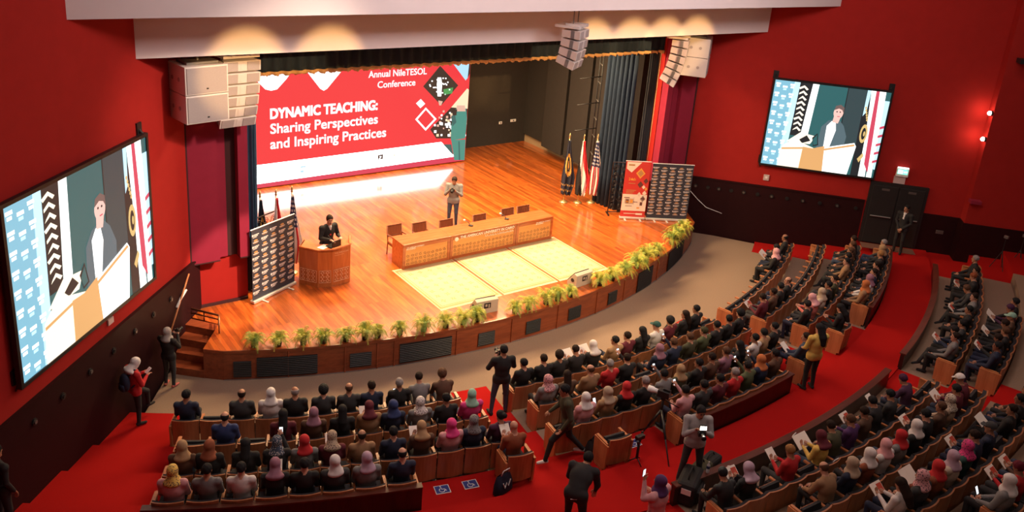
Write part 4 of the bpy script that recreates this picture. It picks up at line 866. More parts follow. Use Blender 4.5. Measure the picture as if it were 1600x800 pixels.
    for e in (-1, 1): s.ell(T(e*.077, -.005, -.008), (.010, .020, .031), SKIN, HB, .01)
    pts = np.stack([q for p in s.p for q in ((p[1]-max(p[3], p[4]), p[1]+max(p[3], p[4]), p[2]-max(p[3], p[4]), p[2]+max(p[3], p[4])) if p[0] == 'c' else (p[1]-p[2].max(), p[1]+p[2].max()))])
    V, F = surface(s.val, pts.min(0)-.03, pts.max(0)+.03, h)
    lab = s.lab(V[F].mean(1)); mb = MB(); mb.v = [tuple(v) for v in V]; mb.f = [tuple(map(int, f)) for f in F]; mb.m = [int(x) for x in lab]
    mb.add(hands.v, hands.f, SKIN)
    for e in (-1, 1):
        n0 = len(mb.v); mb.ell(T(e*.030, .078, .012), (.012, .012, .008), 8, 5, DARK); mb.tube([tuple(T(e*.016, .086, .034)), tuple(T(e*.046, .076, .036))], .005, 5, DARK)
    mb.tube([tuple(T(-.022, .087, -.066)), tuple(T(0, .092, -.068)), tuple(T(.022, .087, -.066))], .0055, 5, DARK)
    me = mb.mesh(name, [None]*6, True)
    return me, hd, HB
def headpiece(kind):
    h = .010 if kind != 'hijab' else .011
    def cap(P, gr): return Sdf().ell((0, -.014, .030), (.075+gr, .096+gr, .086+gr)).val(P)
    def fn(P):
        x, y, z = P.T
        if kind == 'short': return np.maximum(cap(P, .012)+.0035*np.sin(x*70+z*40)*np.sin(y*80), np.maximum((y*.9-z*.55)-.026, -(z+.075+.4*np.minimum(0, y))))
        if kind == 'curly': return np.maximum(cap(P, .034)+.006*np.sin(x*90)*np.sin(y*90)*np.sin(z*90), np.maximum((y*.85-z*.75)-.02, -(z+.09)))
        if kind == 'balding': return np.maximum(np.maximum(cap(P, .009), np.maximum(z-.055-.25*np.maximum(0, -y), y-.03)), -(z+.085))
        if kind == 'long':
            c = np.maximum(cap(P, .018), (y*.85-z*.75)-.012); d = Sdf().cone((0, -.05, -.02), (0, -.105, -.20), .088, .085).cone((0, -.105, -.20), (0, -.115, -.36), .085, .06).val(P); return np.minimum(c, np.maximum(d, y-.02))
        if kind == 'bun': return np.minimum(np.maximum(cap(P, .014), np.maximum((y*.85-z*.75)-.015, -(z+.09))), np.linalg.norm(P-np.array((0, -.125, .055)), axis=1)-.058)
        if kind == 'cap':
            c = np.maximum(cap(P, .020), .035-z+(-.02)*(y < 0)); v = Sdf().ell((0, .10, .045), (.075, .085, .012)).val(P); return np.minimum(c, v)
        if kind == 'hijab':
            c = Sdf().ell((0, -.022, .030), (.096, .116, .106)).ell((0, .015, -.055), (.085, .080, .085), k=.05).ell((0, -.04, -.13), (.10, .10, .10), k=.05).ell((0, -.05, -.20), (.165, .125, .075), k=.05).ell((0, .035, -.185), (.12, .09, .07), k=.05).val(P)
            f = Sdf().ell((0, .115, -.012), (.060, .075, .088)).val(P); return np.maximum(c, -f)
    lo, hi = ((-.20, -.21, -.42), (.20, .20, .17)) if kind in ('hijab', 'long') else ((-.14, -.21, -.14), (.14, .21, .17))
    V, F = surface(fn, lo, hi, h); mb = MB(); mb.v = [tuple(v) for v in V]; mb.f = [tuple(map(int, f)) for f in F]; mb.m = [0]*len(F); return mb.mesh('head_'+kind, [None], True)
HEADS = {k: headpiece(k) for k in ('short', 'curly', 'balding', 'long', 'bun', 'cap', 'hijab')}
def sit(turn=0, pitch=-.08, lean=0., wrL=(-.10, .33, .60), wrR=(.10, .33, .60), elL=(-.222, .06, .72), elR=(.222, .06, .72), cross=False, **k):
    y = math.sin(turn); J = dict(pel=(0, .02, .55), chest=(0, -.03+lean*.5, .86), neck=(0, -.045+lean, 1.07-lean*.2), head=(math.sin(-turn)*-.02, lean*1.25+.0, 1.215-lean*.3), face=(y, math.cos(turn), pitch),
        shL=(-.185, -.045+lean*.9, 1.0-lean*.2), shR=(.185, -.045+lean*.9, 1.0-lean*.2), elL=elL, elR=elR, wrL=wrL, wrR=wrR, hipL=(-.10, .04, .53), hipR=(.10, .04, .53), knL=(-.12, .47, .53), knR=(.12, .47, .53), anL=(-.12, .46, .09), anR=(.12, .43, .09), toeL=(-.1, 1, 0), toeR=(.1, 1, 0))
    if cross: J.update(knR=(.02, .48, .62), anR=(-.16, .62, .30), toeR=(-.4, .8, -.3))
    J.update(k); return J
POSES = {'a': sit(), 'b': sit(.35, -.1), 'c': sit(-.35, -.1), 'r': sit(0, -.45, .06, (-.09, .34, .80), (.09, .34, .80), (-.215, .08, .74), (.215, .08, .74)),
         'p': sit(.1, -.1, .04, (-.06, .30, .70), (.08, .36, 1.10), (-.215, .08, .74), (.215, .16, .84)), 'x': sit(-.5, -.05, -.02, cross=True), 'l': sit(.2, -.5, .16, (-.12, .42, .60), (.12, .42, .60), (-.222, .22, .72), (.222, .22, .72)),
         'f': sit(0, 0, 0, (.10, .20, .80), (-.10, .22, .82), (-.215, .08, .76), (.215, .08, .76)), 'y': sit(.9, -.1)}
BODY = {}
def body(pose, fat):
    key = (pose, fat)
    if key not in BODY: BODY[key] = figure('seated_body_'+pose, POSES[pose], .0165, 1.10+.14*fat)
    return BODY[key]
PAL = dict(black=(.012, .011, .012), navy=(.012, .018, .045), blue=(.020, .035, .12), grey=(.17, .165, .165), charcoal=(.035, .035, .037), lightgrey=(.34, .33, .33), white=(.62, .58, .56), cream=(.50, .42, .33), tan=(.33, .20, .10), camel=(.27, .15, .075), brown=(.085, .040, .022), olive=(.050, .048, .022), green=(.07, .085, .035), red=(.45, .012, .016), burgundy=(.10, .008, .018), pink=(.60, .30, .32), magenta=(.62, .04, .20), coral=(.60, .16, .13), mauve=(.26, .12, .17), plum=(.06, .018, .05), lilac=(.40, .28, .36), mint=(.25, .42, .33), teal=(.02, .07, .06), orange=(.45, .13, .035), yellow=(.66, .44, .10), purple=(.07, .02, .10), beige=(.40, .30, .21), darkbrown=(.018, .009, .006), blond=(.28, .14, .05), silver=(.26, .23, .22), denim=(.035, .05, .085), rust=(.22, .055, .02))
def cloth(c):
    if c[-1] != '*': return mat('cloth_'+c, PAL[c], .85, var=.22, scale=16)
    if 'cloth_'+c in MATS: return MATS['cloth_'+c]
    m = mat('cloth_'+c, PAL[c[:-1]], .85, var=.22, scale=16); nt = m.node_tree; vo = nt.nodes.new('ShaderNodeTexVoronoi'); vo.inputs['Scale'].default_value = 34   # printed scarf: scattered blots
    tc = nt.nodes.new('ShaderNodeTexCoord'); rp = nt.nodes.new('ShaderNodeValToRGB'); rp.color_ramp.interpolation = 'CONSTANT'; rp.color_ramp.elements[1].position = .36
    dk = sum(PAL[c[:-1]]) < .5; rp.color_ramp.elements[0].color = (.45, .42, .40, 1) if dk else (.06, .03, .04, 1); rp.color_ramp.elements[1].color = (*PAL[c[:-1]], 1)
    nt.links.new(tc.outputs['Object'], vo.inputs['Vector']); nt.links.new(vo.outputs['Distance'], rp.inputs['Fac']); nt.links.new(rp.outputs['Color'], nt.nodes['Principled BSDF'].inputs['Base Color']); return m
def hairm(c): return mat('hair_'+c, PAL[c], .75, var=.3, scale=30, spec=.2)
SK = [mat('skin_light', (.50, .25, .165), .55, var=.06), mat('skin_tan', (.38, .175, .10), .55, var=.06), mat('skin_brown', (.25, .105, .06), .55, var=.06)]
DKM = mat('dark_detail', (.02, .012, .01), .5)
def setmats(o, mats):
    for i, m in enumerate(mats): o.material_slots[i].link = 'OBJECT'; o.material_slots[i].material = m
HN = dict(short='hair', curly='hair', balding='hair', long='hair', bun='hair', cap='cap', hijab='headscarf')
def person(me, hd, HB, loc, rz, mats, head, hcol, label, group=None, name='person'):
    o = bpy.data.objects.new(name, me); COL.objects.link(o); o.location = loc; o.rotation_euler = (0, 0, rz); setmats(o, mats); tag(o, label, 'person', group)
    if head:
        c = bpy.data.objects.new(HN[head], HEADS[head]); COL.objects.link(c); c.parent = o
        c.matrix_local = Matrix([[HB[0][i], HB[1][i], HB[2][i], hd[i]] for i in range(3)]+[[0, 0, 0, 1]]); setmats(c, [hairm(hcol) if HN[head] == 'hair' else cloth(hcol)])
    return o
# ------------------------------------------------------------------ the seated audience: block row | x y head headcolour clothes [item]
CROWD = """
L1 296 605 s black navy b;376 624 b darkbrown charcoal a;421 634 h white white a;461 624 b silver black c;507 627 c black charcoal a;547 615 b brown charcoal a;582 607 s darkbrown navy c;628 609 s silver black a phone;662 612 s darkbrown grey l phone;692 604 c brown brown l
L2 356 669 b black blue a;441 671 l black burgundy a;491 660 h mauve brown a;539 661 l black black a;582 655 h burgundy camel r booklet;618 653 h blue navy c;666 651 h white* grey a;686 644 s black black c;709 642 h mint magenta b;735 644 s black pink c
L3 295 714 h tan brown c;323 711 h rust black b;381 714 l black black a;437 707 h denim* black p phone;476 706 h red grey c paper;519 694 h beige* burgundy r paper;567 691 b darkbrown camel a;618 686 s black navy a;666 684 h tan brown r booklet;716 682 h magenta pink c;750 674 h grey* navy b;795 668 u black plum c
L4 269 758 h yellow* pink a;333 738 s black grey a;394 743 s black white a;437 738 h mauve black r paper;476 737 s black black a;511 723 h white charcoal c;575 736 h lilac grey c phone;632 720 b black navy a;817 689 B - rust r paper
M1 838 576 s black black c;868 567 s darkbrown black a;881 566 c darkbrown black b;896 560 s darkbrown black r bigpaper;922 551 h white black r bigpaper;975 533 s black tan x;988 541 s darkbrown burgundy c;1000 533 l black black a;1019 519 k teal white c;1045 508 c black burgundy a;1080 496 l darkbrown black x;1104 484 s black black c
M2 869 606 h pink* grey c;905 604 l darkbrown brown b;934 581 b brown camel c;968 577 s silver red b;1004 565 s darkbrown black p phone;1041 552 h mauve navy a;1062 543 s brown navy p phone;1080 530 s brown olive a;1104 522 s olive green c;1120 517 s black black a;1137 507 s black black b;1150 500 c black black a;1161 496 s brown burgundy c
M3 926 632 h white pink a;961 622 h beige tan c phone;984 610 h red black b;1004 595 s silver black a;1043 587 s black grey p phone;1068 583 h tan olive b;1100 572 s black black x;1119 566 s darkbrown brown c;1138 553 s brown mauve a;1153 550 l black black a;1187 529 s black white x;1202 526 s black tan a;1215 520 s black black c
M4 1062 618 s black pink p phone;1085 607 s black charcoal a;1103 598 s black burgundy c;1136 583 s silver red a;1160 582 s black green p phone;1176 569 h orange navy p phone;1202 562 s black brown c;1240 533 s darkbrown denim x paper
N1 1209 386 s black black r bigpaper;1219 394 h pink black b;1227 374 b black black a
N2 1172 488 c black black c;1196 466 s darkbrown burgundy r booklet;1214 458 s darkbrown brown c;1219 447 s black black b;1229 438 b brown black x
N3 1224 515 s darkbrown navy x;1256 490 s black black b;1270 477 h pink coral r;1276 462 h beige cream b;1290 441 s black black c;1306 436 s darkbrown olive x;1322 404 s black camel x;1314 397 s black black b;1331 394 s brown brown c;1336 382 s brown brown a;1330 372 s darkbrown black b
N4 1276 510 l black burgundy a;1322 476 l black black r;1326 450 h orange camel c;1351 443 h mauve white b;1361 430 s darkbrown navy x;1369 412 s darkbrown black c;1374 398 s blond black b;1380 388 h tan black b;1366 377 s silver charcoal x
B5 1104 780 s black black l;1140 761 h lilac black r booklet;1171 764 h mauve* grey r bigpaper;1255 711 s blond red r paper;1298 699 h burgundy yellow r bigpaper;1318 686 s darkbrown olive l;1338 674 s brown purple r;1350 650 s darkbrown brown r booklet;1372 628 s black black l;1406 614 s black charcoal r paper;1419 600 s plum plum l
B6 1316 752 b brown camel l;1340 733 h beige navy c;1362 721 h white rust a;1390 709 h pink white b;1406 698 h red grey c;1440 668 h white black b;1455 648 s black black r booklet;1466 632 s brown brown c;1484 634 h cream* beige b;1506 612 s black burgundy r book;1522 598 k white burgundy l
B7 1332 795 h white grey a;1396 775 l darkbrown white r booklet;1425 760 h pink* charcoal c;1446 738 h red rust b bigpaper;1475 727 h lilac cream b;1500 686 s darkbrown navy r booklet;1526 704 h magenta* teal b;1536 680 h blue navy r;1550 690 k charcoal navy c;1568 634 s darkbrown black x book;1582 618 s black black c;1594 606 s black brown a
B8 1473 795 h magenta black c;1500 782 s black black a;1545 776 h white grey c phone;1566 760 s burgundy red r booklet;1592 744 s brown brown r booklet;1596 700 s silver charcoal a
C5 1453 578 s brown rust c;1478 513 s black navy r booklet;1499 528 s darkbrown grey x;1512 508 s black charcoal a;1529 488 s black black c;1530 466 s darkbrown grey x booklet;1532 450 s brown charcoal l;1538 434 s rust black r booklet;1536 422 s darkbrown black c;1541 405 s silver black a
C6 1556 552 s black navy c;1566 538 s darkbrown black r booklet;1572 526 s brown black b;1574 512 s darkbrown black r book;1590 500 k mint brown c;1594 482 s plum plum r bigpaper;1596 468 s black black a;1597 440 s coral black r booklet;1584 424 s brown charcoal b
C7 1586 580 s black black a;1596 568 s black navy c
"""
HDESC = dict(s='{} short hair', l='{} long hair', b='{} balding hair', B='bald head', u='{} hair bun', c='{} curly hair', h='{} headscarf', k='{} cap')
HK = dict(s='short', l='long', b='balding', B=None, u='bun', c='curly', h='hijab', k='cap')
CN = dict(darkbrown='brown', silver='grey', black='black', charcoal='dark grey', rust='rust brown', denim='dark blue', navy='navy', lilac='lilac')
cn = lambda c: ('printed '+CN.get(c[:-1], c[:-1])) if c[-1] == '*' else CN.get(c, c)
PAPER = mat('paper_white', (.80, .74, .66), .7, var=.03); BOOKR = mat('booklet_red', (.50, .06, .03), .5, var=.1); PHS = mat('phone_screen', (.02, .02, .02), .3, var=0, emit=(.9, .95, 1), es=1.6)
def held(item, o, owner):
    M = o.matrix_basis if False else Matrix.Translation(o.location) @ o.rotation_euler.to_matrix().to_4x4()
    if item == 'phone':
        q = (.06, .44, 1.16) if owner[1] == 'p' else (.0, .42, .72); m = MB(); m.box((0, 0, 0), (.075, .010, .15)); ob = m.obj('phone', BLACK, None, bevel=.004); s = MB(); s.box((0, -.006, 0), (.066, .002, .135)); s.obj('phone_screen', PHS, ob); ob.matrix_basis = M @ Matrix.Translation(q) @ Matrix.Rotation(R(-25), 4, 'X'); tag(ob, f'lit phone held by {owner[0]}', 'phone', 'phones in the audience'); return
    w, h = {'booklet': (.30, .21), 'paper': (.21, .28), 'bigpaper': (.42, .30), 'book': (.34, .24)}[item]; q = (0, .46, .84 if owner[1] == 'r' else .70)
    m = MB(); a = .10
    for sx in (-1, 1): m.hexa([(0, -h/2, -.006), (sx*w/2, -h/2, a*w*.3), (sx*w/2, h/2, a*w*.3), (0, h/2, -.006), (0, -h/2, .004), (sx*w/2, -h/2, a*w*.3+.010), (sx*w/2, h/2, a*w*.3+.010), (0, h/2, .004)])
    ob = m.obj('booklet' if item in ('booklet', 'book') else 'paper_sheet', PAPER)
    if item == 'booklet':
        c = MB(); c.hexa([(.02, -h*.42, .006), (w*.46, -h*.42, a*w*.3+.010), (w*.46, h*.30, a*w*.3+.010), (.02, h*.30, .006), (.02, -h*.42, .010), (w*.46, -h*.42, a*w*.3+.014), (w*.46, h*.30, a*w*.3+.014), (.02, h*.30, .010)]); c.obj('printed_panel', BOOKR, ob)
    ob.matrix_basis = M @ Matrix.Translation(q) @ Matrix.Rotation(R(38), 4, 'X')
    tag(ob, f"{'open red and white booklet' if item == 'booklet' else 'open cream book' if item == 'book' else 'white paper'} held by {owner[0]}", 'booklet' if item in ('booklet', 'book') else 'paper', 'papers held in the audience')
rr_ = random.Random(11)
for line in CROWD.strip().split('\n'):
    key, rest = line[:2], line[3:]; b, r = key[0], int(key[1]); ps = []
    for e in rest.split(';'):
        q = e.split(); z = ZROW[r]+1.215; P = at(float(q[0]), float(q[1]), z); ps.append([math.degrees(math.atan2(P[0]-CX0, CY0-P[1]))]+q[2:])
    ps.sort(key=lambda p: p[0]); free = SEATS[(b, r)]; done = []
    for p in ps:
        c = [s for s in free if not s[2]]
        if not c: break
        s = min(c, key=lambda s: abs(s[0]-p[0]))
        if abs(math.radians(s[0]-p[0])*s[1]) > .95: continue
        s[2] = True; dev = max(-.05, min(.05, math.radians(p[0]-s[0])*s[1])); done.append((s[0]+math.degrees(dev/s[1]), s, p))
    done.sort(key=lambda d: d[0]); n = len(done)
    for k, (t, s, p) in enumerate(done):
        hc, hcol, cl, pose = p[1:5]; fat = 1 if (hc in 'bBh' and rr_.random() > .5) else 0; me, hd, HB = body(pose, fat)
        who = f"{ORD[k]} person from left, {BLK[b]} {RN[r]}"; hds = HDESC[hc].format(cn(hcol))
        lab = f"person in {cn(cl)} with {hds}, {BLK[b]} {RN[r]}, {ORD[k]} from left"
        loc = pol(s[1]-.215, t, ZROW[r]); leg = rr_.choice(['black', 'black', 'denim', 'charcoal', 'navy'] if cl not in ('navy', 'black') else ['black', 'black', 'navy'])
        sh = 'white' if hc in 'bB' and cl in ('navy', 'charcoal', 'black') else cl
        o = person(me, hd, HB, loc, R(t), [SK[min(2, int(rr_.random()*2.4))], cloth(cl), cloth(leg), cloth('black'), cloth(sh), DKM], HK[hc], hcol if hcol != '-' else 'brown', lab, f'audience in the {BLK[b]}')
        if len(p) > 5: held(p[5], o, (who, pose))
for (b, r), L in SEATS.items():
    L.sort(key=lambda s: s[0])
    for k, (t, rr, occ, le, re_) in enumerate(L):
        build_seat(pol(rr, t, ZROW[r]), R(t), not occ, le, re_, f"{'occupied' if occ else 'empty'} wooden auditorium seat, {BLK[b]} {RN[r]}, {ORD[k] if k < len(ORD) else str(k+1)+'th'} from left", f'seats in the {BLK[b]}')
# low partition walls behind the fourth row and in front of the rear blocks
def lowwall(name, r0, r1, t0, t1, z0, z1, cap=True):
    n = max(4, int(abs(t1-t0)/.6)); ts = [t0+(t1-t0)*k/n for k in range(n+1)]; m = MB()
    prof = [(r0, z0), (r0, z1), (r1, z1), (r1, z0)]; P = [[pol(a, t, z) for t in ts] for a, z in prof]; m.grid(P)
    m.add([p[0] for p in P], [(0, 1, 2, 3)]); m.add([p[-1] for p in P], [(3, 2, 1, 0)]); o = m.obj(name, MAHOG, kind='structure')
    if cap:
        c = MB(); prof = [(r0-.03, z1), (r0-.03, z1+.035), (r1+.03, z1+.035), (r1+.03, z1), (r0-.03, z1)]; P = [[pol(a, t, z) for t in ts] for a, z in prof]; c.grid(P)
        c.add([p[0] for p in P[:4]], [(0, 1, 2, 3)]); c.add([p[-1] for p in P[:4]], [(3, 2, 1, 0)]); c.obj('trim_9', CAPW, o)
for k, a in enumerate(((24.02, 24.10, -28.6, -17.05, -.36, .33), (24.02, 24.10, -2.75, 6.5, -.36, .33), (24.02, 24.10, 19.2, 31.9, -.36, .33), (25.42, 25.52, -6.3, 12.0, -.22, .24), (25.42, 25.52, 14.5, 31.2, -.22, .24))): lowwall('trim_10', *a)
# ------------------------------------------------------------------ standing people
def stand(**k):
    J = dict(pel=(0, 0, .95), chest=(0, -.01, 1.25), neck=(0, -.02, 1.45), head=(0, .015, 1.60), face=(0, 1, -.1), shL=(-.205, -.02, 1.385), shR=(.205, -.02, 1.385), elL=(-.23, -.04, 1.11), elR=(.23, -.04, 1.11), wrL=(-.22, .08, .88), wrR=(.22, .08, .88),
             hipL=(-.095, 0, .91), hipR=(.095, 0, .91), knL=(-.11, .03, .49), knR=(.11, .03, .49), anL=(-.12, -.01, .085), anR=(.12, -.01, .085), toeL=(-.2, 1, 0), toeR=(.2, 1, 0)); J.update(k); return J
def stander(name, J, loc, face_to, top, legs, shoes, head, hcol, label, skin=1, h=.0115, sc=1., shirt=None, **kw):
    me, hd, HB = figure(name, J, h, **kw); d = np.array(face_to)-np.array(loc[:2]) if len(face_to) == 2 else None
    rz = math.atan2(-d[0], d[1]); o = person(me, hd, HB, loc, rz, [SK[skin], cloth(top), cloth(legs), cloth(shoes), cloth(shirt or top), DKM], head, hcol, label); o.scale = (sc, sc, sc); return o
def pin(o, p):                            # world point of a spot given in a figure's own frame
    return Matrix.Translation(o.location) @ o.rotation_euler.to_matrix().to_4x4() @ Matrix.Scale(o.scale[0], 4) @ Matrix.Translation(p)
def camera_prop(M, label, light=False, flip=0):
    t = MB(); t.box((0, 0, 0), (.145, .075, .10)); t.box((0, .0, .062), (.06, .06, .035)); t.box((.055, .03, -.005), (.03, .05, .09)); o = t.obj('photo_camera', BLACK, None, bevel=.008)
    l = MB(); l.lathe((0, 0, 0), [(.036, 0), (.040, .05), (.040, .11), (.046, .12), (.046, .15), (.036, .15), (.034, .13), (.0, .12)], 16); l.v = [(x, .03+z, y) for x, y, z in l.v]; l.obj('lens', BLACK, o, True)
    if light:
        b = MB(); b.box((0, .02, .135), (.13, .05, .09)); b.obj('lamp_housing', BLACK, o, bevel=.006); f = MB(); f.box((0, .047, .135), (.115, .006, .075)); f.obj('lamp_face', mat('video_lamp', (1, 1, 1), .3, var=0, emit=(1, .93, .75), es=14), o)
        L = bpy.data.lights.new('video_light', 'SPOT'); L.energy = 30; L.color = (1, .9, .7); L.spot_size = R(110); L.shadow_soft_size = .05; lo_ = bpy.data.objects.new('video_light', L); COL.objects.link(lo_); lo_.parent = o; lo_.location = (0, .07, .135); lo_.rotation_euler = (R(90), 0, 0)
    o.matrix_basis = M; return tag(o, label, 'camera')
# the speaker leans on the lectern desk
o = stander('speaker_body', stand(chest=(0, .04, 1.25), neck=(0, .08, 1.44), head=(0, .12, 1.59), face=(.25, 1, -.25), shL=(-.19, .06, 1.38), shR=(.19, .06, 1.38), elL=(-.26, .10, 1.12), elR=(.26, .12, 1.14), wrL=(-.16, .34, 1.155), wrR=(.14, .36, 1.155), hvL=(.3, 1, -.1), hvR=(-.3, 1, -.1), curl=.3), (-2.10, .62, 0), (-1.9, -.7), 'black', 'black', 'black', 'short', 'darkbrown', 'person in dark suit with red tie speaking behind the wooden lectern', 0, sc=1.12, shirt='white', coat=.16, bulk=1.15, tie=True)
m = MB(); m.hexa([(-.022, .155, 1.18), (.022, .155, 1.18), (.022, .168, 1.18), (-.022, .168, 1.18), (-.016, .158, 1.405), (.016, .158, 1.405), (.016, .172, 1.405), (-.016, .172, 1.405)]); m.obj('tie', mat('red_tie', (.5, .03, .04), .5), o)
# photographer on the stage behind the table
p = at(706, 354, 0); CAMH = dict(elL=(-.25, .10, 1.12), elR=(.25, .10, 1.12), wrL=(-.07, .28, 1.30), wrR=(.10, .24, 1.32), hvL=(.4, .6, .5), hvR=(-.3, .6, .6))
o = stander('stage_photographer_body', stand(head=(0, .06, 1.58), face=(.1, 1, -.45), **CAMH), p, (p[0]-1.0, p[1]-1.3), 'grey', 'denim', 'black', 'short', 'darkbrown', 'person in grey jacket and jeans holding a camera on the stage behind the table', 1, sc=1.06, coat=.18, bulk=1.15)
camera_prop(pin(o, (.02, .36, 1.36)), 'black camera held by the person on the stage')
# photographer in the centre aisle, seen from behind
p = at(779, 646, -.8); o = stander('aisle_photographer_body', stand(face=(-.15, 1, .0), knL=(-.15, .02, .49), knR=(.14, .04, .49), anL=(-.19, -.02, .085), anR=(.16, .04, .085), elL=(-.30, .06, 1.16), elR=(.29, .08, 1.14), wrL=(-.10, .26, 1.26), wrR=(.10, .26, 1.26), hvL=(.4, .6, .5), hvR=(-.3, .6, .6)), p, (p[0]+.5, p[1]+1.5), 'black', 'denim', 'black', 'short', 'black', 'person in black jacket and jeans standing in centre aisle with back to us', 1, sc=1.06, coat=.2, bulk=1.2)
camera_prop(pin(o, (0, .36, 1.32)), 'black camera raised by the person standing in the centre aisle')
# man striding up the centre aisle
p = (at(880, 716, -.35)); o = stander('walking_body', stand(pel=(0, 0, .92), chest=(0, .05, 1.21), neck=(0, .09, 1.40), head=(0, .13, 1.54), face=(.1, 1, -.2), shL=(-.19, .08, 1.35), shR=(.19, .08, 1.35), hipL=(-.095, 0, .88), hipR=(.095, 0, .88), knL=(-.13, .30, .52), anL=(-.16, .40, .10), knR=(.11, -.10, .46), anR=(.12, -.40, .13), elL=(-.27, .02, 1.08), elR=(.26, .10, 1.08), wrL=(-.26, .16, .85), wrR=(.24, .30, .92)), p, (p[0]-1.5, p[1]+.75), 'olive', 'black', 'white', 'short', 'black', 'person in dark olive jacket and white trainers striding across the centre aisle', 1, sc=1.08, coat=.22, bulk=1.15)
# man bending at the bottom of the frame
p = at(893, 838, -.15); o = stander('bending_body', stand(pel=(0, -.05, .93), chest=(0, .16, 1.10), neck=(0, .34, 1.20), head=(0, .46, 1.26), face=(.1, 1, -.6), shL=(-.20, .28, 1.18), shR=(.20, .28, 1.18), elL=(-.25, .32, .92), elR=(.25, .32, .92), wrL=(-.20, .40, .80), wrR=(.22, .36, .78), hipL=(-.1, -.04, .89), hipR=(.1, -.04, .89), knL=(-.14, .10, .48), knR=(.14, .02, .48), anR=(.16, -.12, .09), anL=(-.15, .10, .09)), p, (p[0]+1.0, p[1]+.6), 'black', 'black', 'black', 'short', 'black', 'person in black tracksuit bending forward at the bottom of the red aisle', 1, sc=1.08, coat=.2, bulk=1.22)
m = MB(); m.tube([(-.05, -.165, .86), (.05, -.16, .89), (.12, -.135, .94)], .008, 5); m.obj('white_trim', WHITE, o)
# camera operator with a lit lamp
p = at(1075, 752, -.15); o = stander('lamp_operator_body', stand(head=(0, .05, 1.58), face=(-.2, 1, -.35), knL=(-.14, .03, .49), anL=(-.20, -.02, .085), knR=(.15, .02, .49), anR=(.20, .0, .085), **CAMH), p, (p[0]-.75, p[1]-1.1), 'lightgrey', 'charcoal', 'black', 'short', 'black', 'person in grey hoodie filming with a lit camera lamp beside the tripod', 1, sc=1.06, coat=.18, bulk=1.2)
camera_prop(pin(o, (.02, .36, 1.34)), 'black camera with bright lamp held by the person in grey hoodie', True)
# woman with phone raised
p = at(1014, 866, -.2); o = stander('pink_woman_body', stand(face=(-.25, 1, .0), elL=(-.26, .12, 1.30), wrL=(-.17, .22, 1.56), hvL=(.1, .2, 1), elR=(.24, .06, 1.12), wrR=(.10, .22, 1.22)), p, (p[0]-.2, p[1]+1.5), 'pink', 'pink', 'black', 'hijab', 'purple', 'person in pink coat and purple headscarf raising a phone at the bottom edge', 0, sc=.98, coat=.32, bulk=1.35)
m = MB(); m.box((0, 0, 0), (.075, .012, .15)); ob = m.obj('phone', BLACK, None, bevel=.004); s = MB(); s.box((0, -.007, 0), (.066, .002, .135)); s.obj('phone_screen', PHS, ob); ob.matrix_basis = pin(o, (-.15, .27, 1.70)); tag(ob, 'lit phone raised by the person in pink coat', 'phone')
# woman in yellow
p = at(1261, 607, -.15); o = stander('yellow_woman_body', stand(face=(-.2, 1, -.2), elL=(-.25, .04, 1.12), elR=(.25, .02, 1.12), wrL=(-.16, .20, 1.0), wrR=(.20, .18, .98)), p, (p[0]+.35, p[1]+1.2), 'yellow', 'black', 'black', 'long', 'black', 'person in yellow jacket with long black hair standing on the red cross aisle', 0, sc=1.04, coat=.22, bulk=1.2)
# man at the door
p = rw(6.45, -.15, .75); o = stander('door_person_body', stand(face=(.3, 1, -.1), wrL=(-.06, .14, .92), wrR=(.06, .15, .90), elL=(-.24, .0, 1.12), elR=(.24, .0, 1.12)), p, (p[0]-1.5, p[1]-.2), 'black', 'black', 'black', 'short', 'black', 'person in black suit standing guard before the black double door', 1, h=.014, sc=1.05, coat=.16, shirt='white', tie=True)
# two women by the left wall, one steward at the bottom left edge
p = at(214, 661, -.8); o = stander('red_woman_body', stand(head=(0, .07, 1.56), face=(.05, 1, -.7), chest=(0, .01, 1.24), knL=(-.10, .34, .66), anL=(-.14, .38, .28), knR=(.10, .02, .48), elL=(-.24, .06, 1.10), elR=(.24, .06, 1.10), wrL=(-.07, .27, 1.20), wrR=(.09, .26, 1.18), hvL=(.3, .7, .2), hvR=(-.3, .7, .2)), p, (p[0]+1.2, p[1]+.35), 'red', 'black', 'black', 'hijab', 'white', 'person in red top and white headscarf reading a phone by the left wall', 0, sc=.95, coat=.16, bulk=1.15)
bm = MB(); bm.ell((0, -.21, 1.17), (.16, .095, .23), 14, 10); bm.box((0, -.29, 1.08), (.2, .05, .16)); bp = bm.obj('backpack', cloth('navy'), None, True); bp.matrix_basis = pin(o, (0, 0, 0)); tag(bp, 'navy backpack on the back of the person in red top', 'backpack')
for sx in (-1, 1): q = MB(); q.tube([(sx*.10, -.15, 1.36), (sx*.11, -.03, 1.47), (sx*.115, .10, 1.36), (sx*.13, .06, 1.15), (sx*.13, -.14, 1.05)], .018, 6); q.obj('strap', cloth('navy'), bp, True)
m = MB(); m.box((0, 0, 0), (.10, .012, .16)); ph = m.obj('phone', WHITE, None, bevel=.004); ph.matrix_basis = pin(o, (.02, .34, 1.26)) @ Matrix.Rotation(R(-50), 4, 'X'); tag(ph, 'white phone held by the person in red top', 'phone')
p = at(266, 603, -.8); o = stander('grey_scarf_woman_body', stand(face=(.2, 1, 0), elL=(-.24, .10, 1.16), elR=(.24, .12, 1.16), wrL=(-.07, .30, 1.38), wrR=(.08, .30, 1.38), hvL=(.3, .6, .5), hvR=(-.3, .6, .5)), p, (p[0]+1.0, p[1]+.8), 'black', 'charcoal', 'coral', 'hijab', 'silver', 'person in black jacket and grey headscarf taking a photo by the stage stairs', 0, sc=.90, coat=.2, bulk=1.2)
camera_prop(pin(o, (.02, .38, 1.44)), 'small black camera held by the person in grey headscarf')
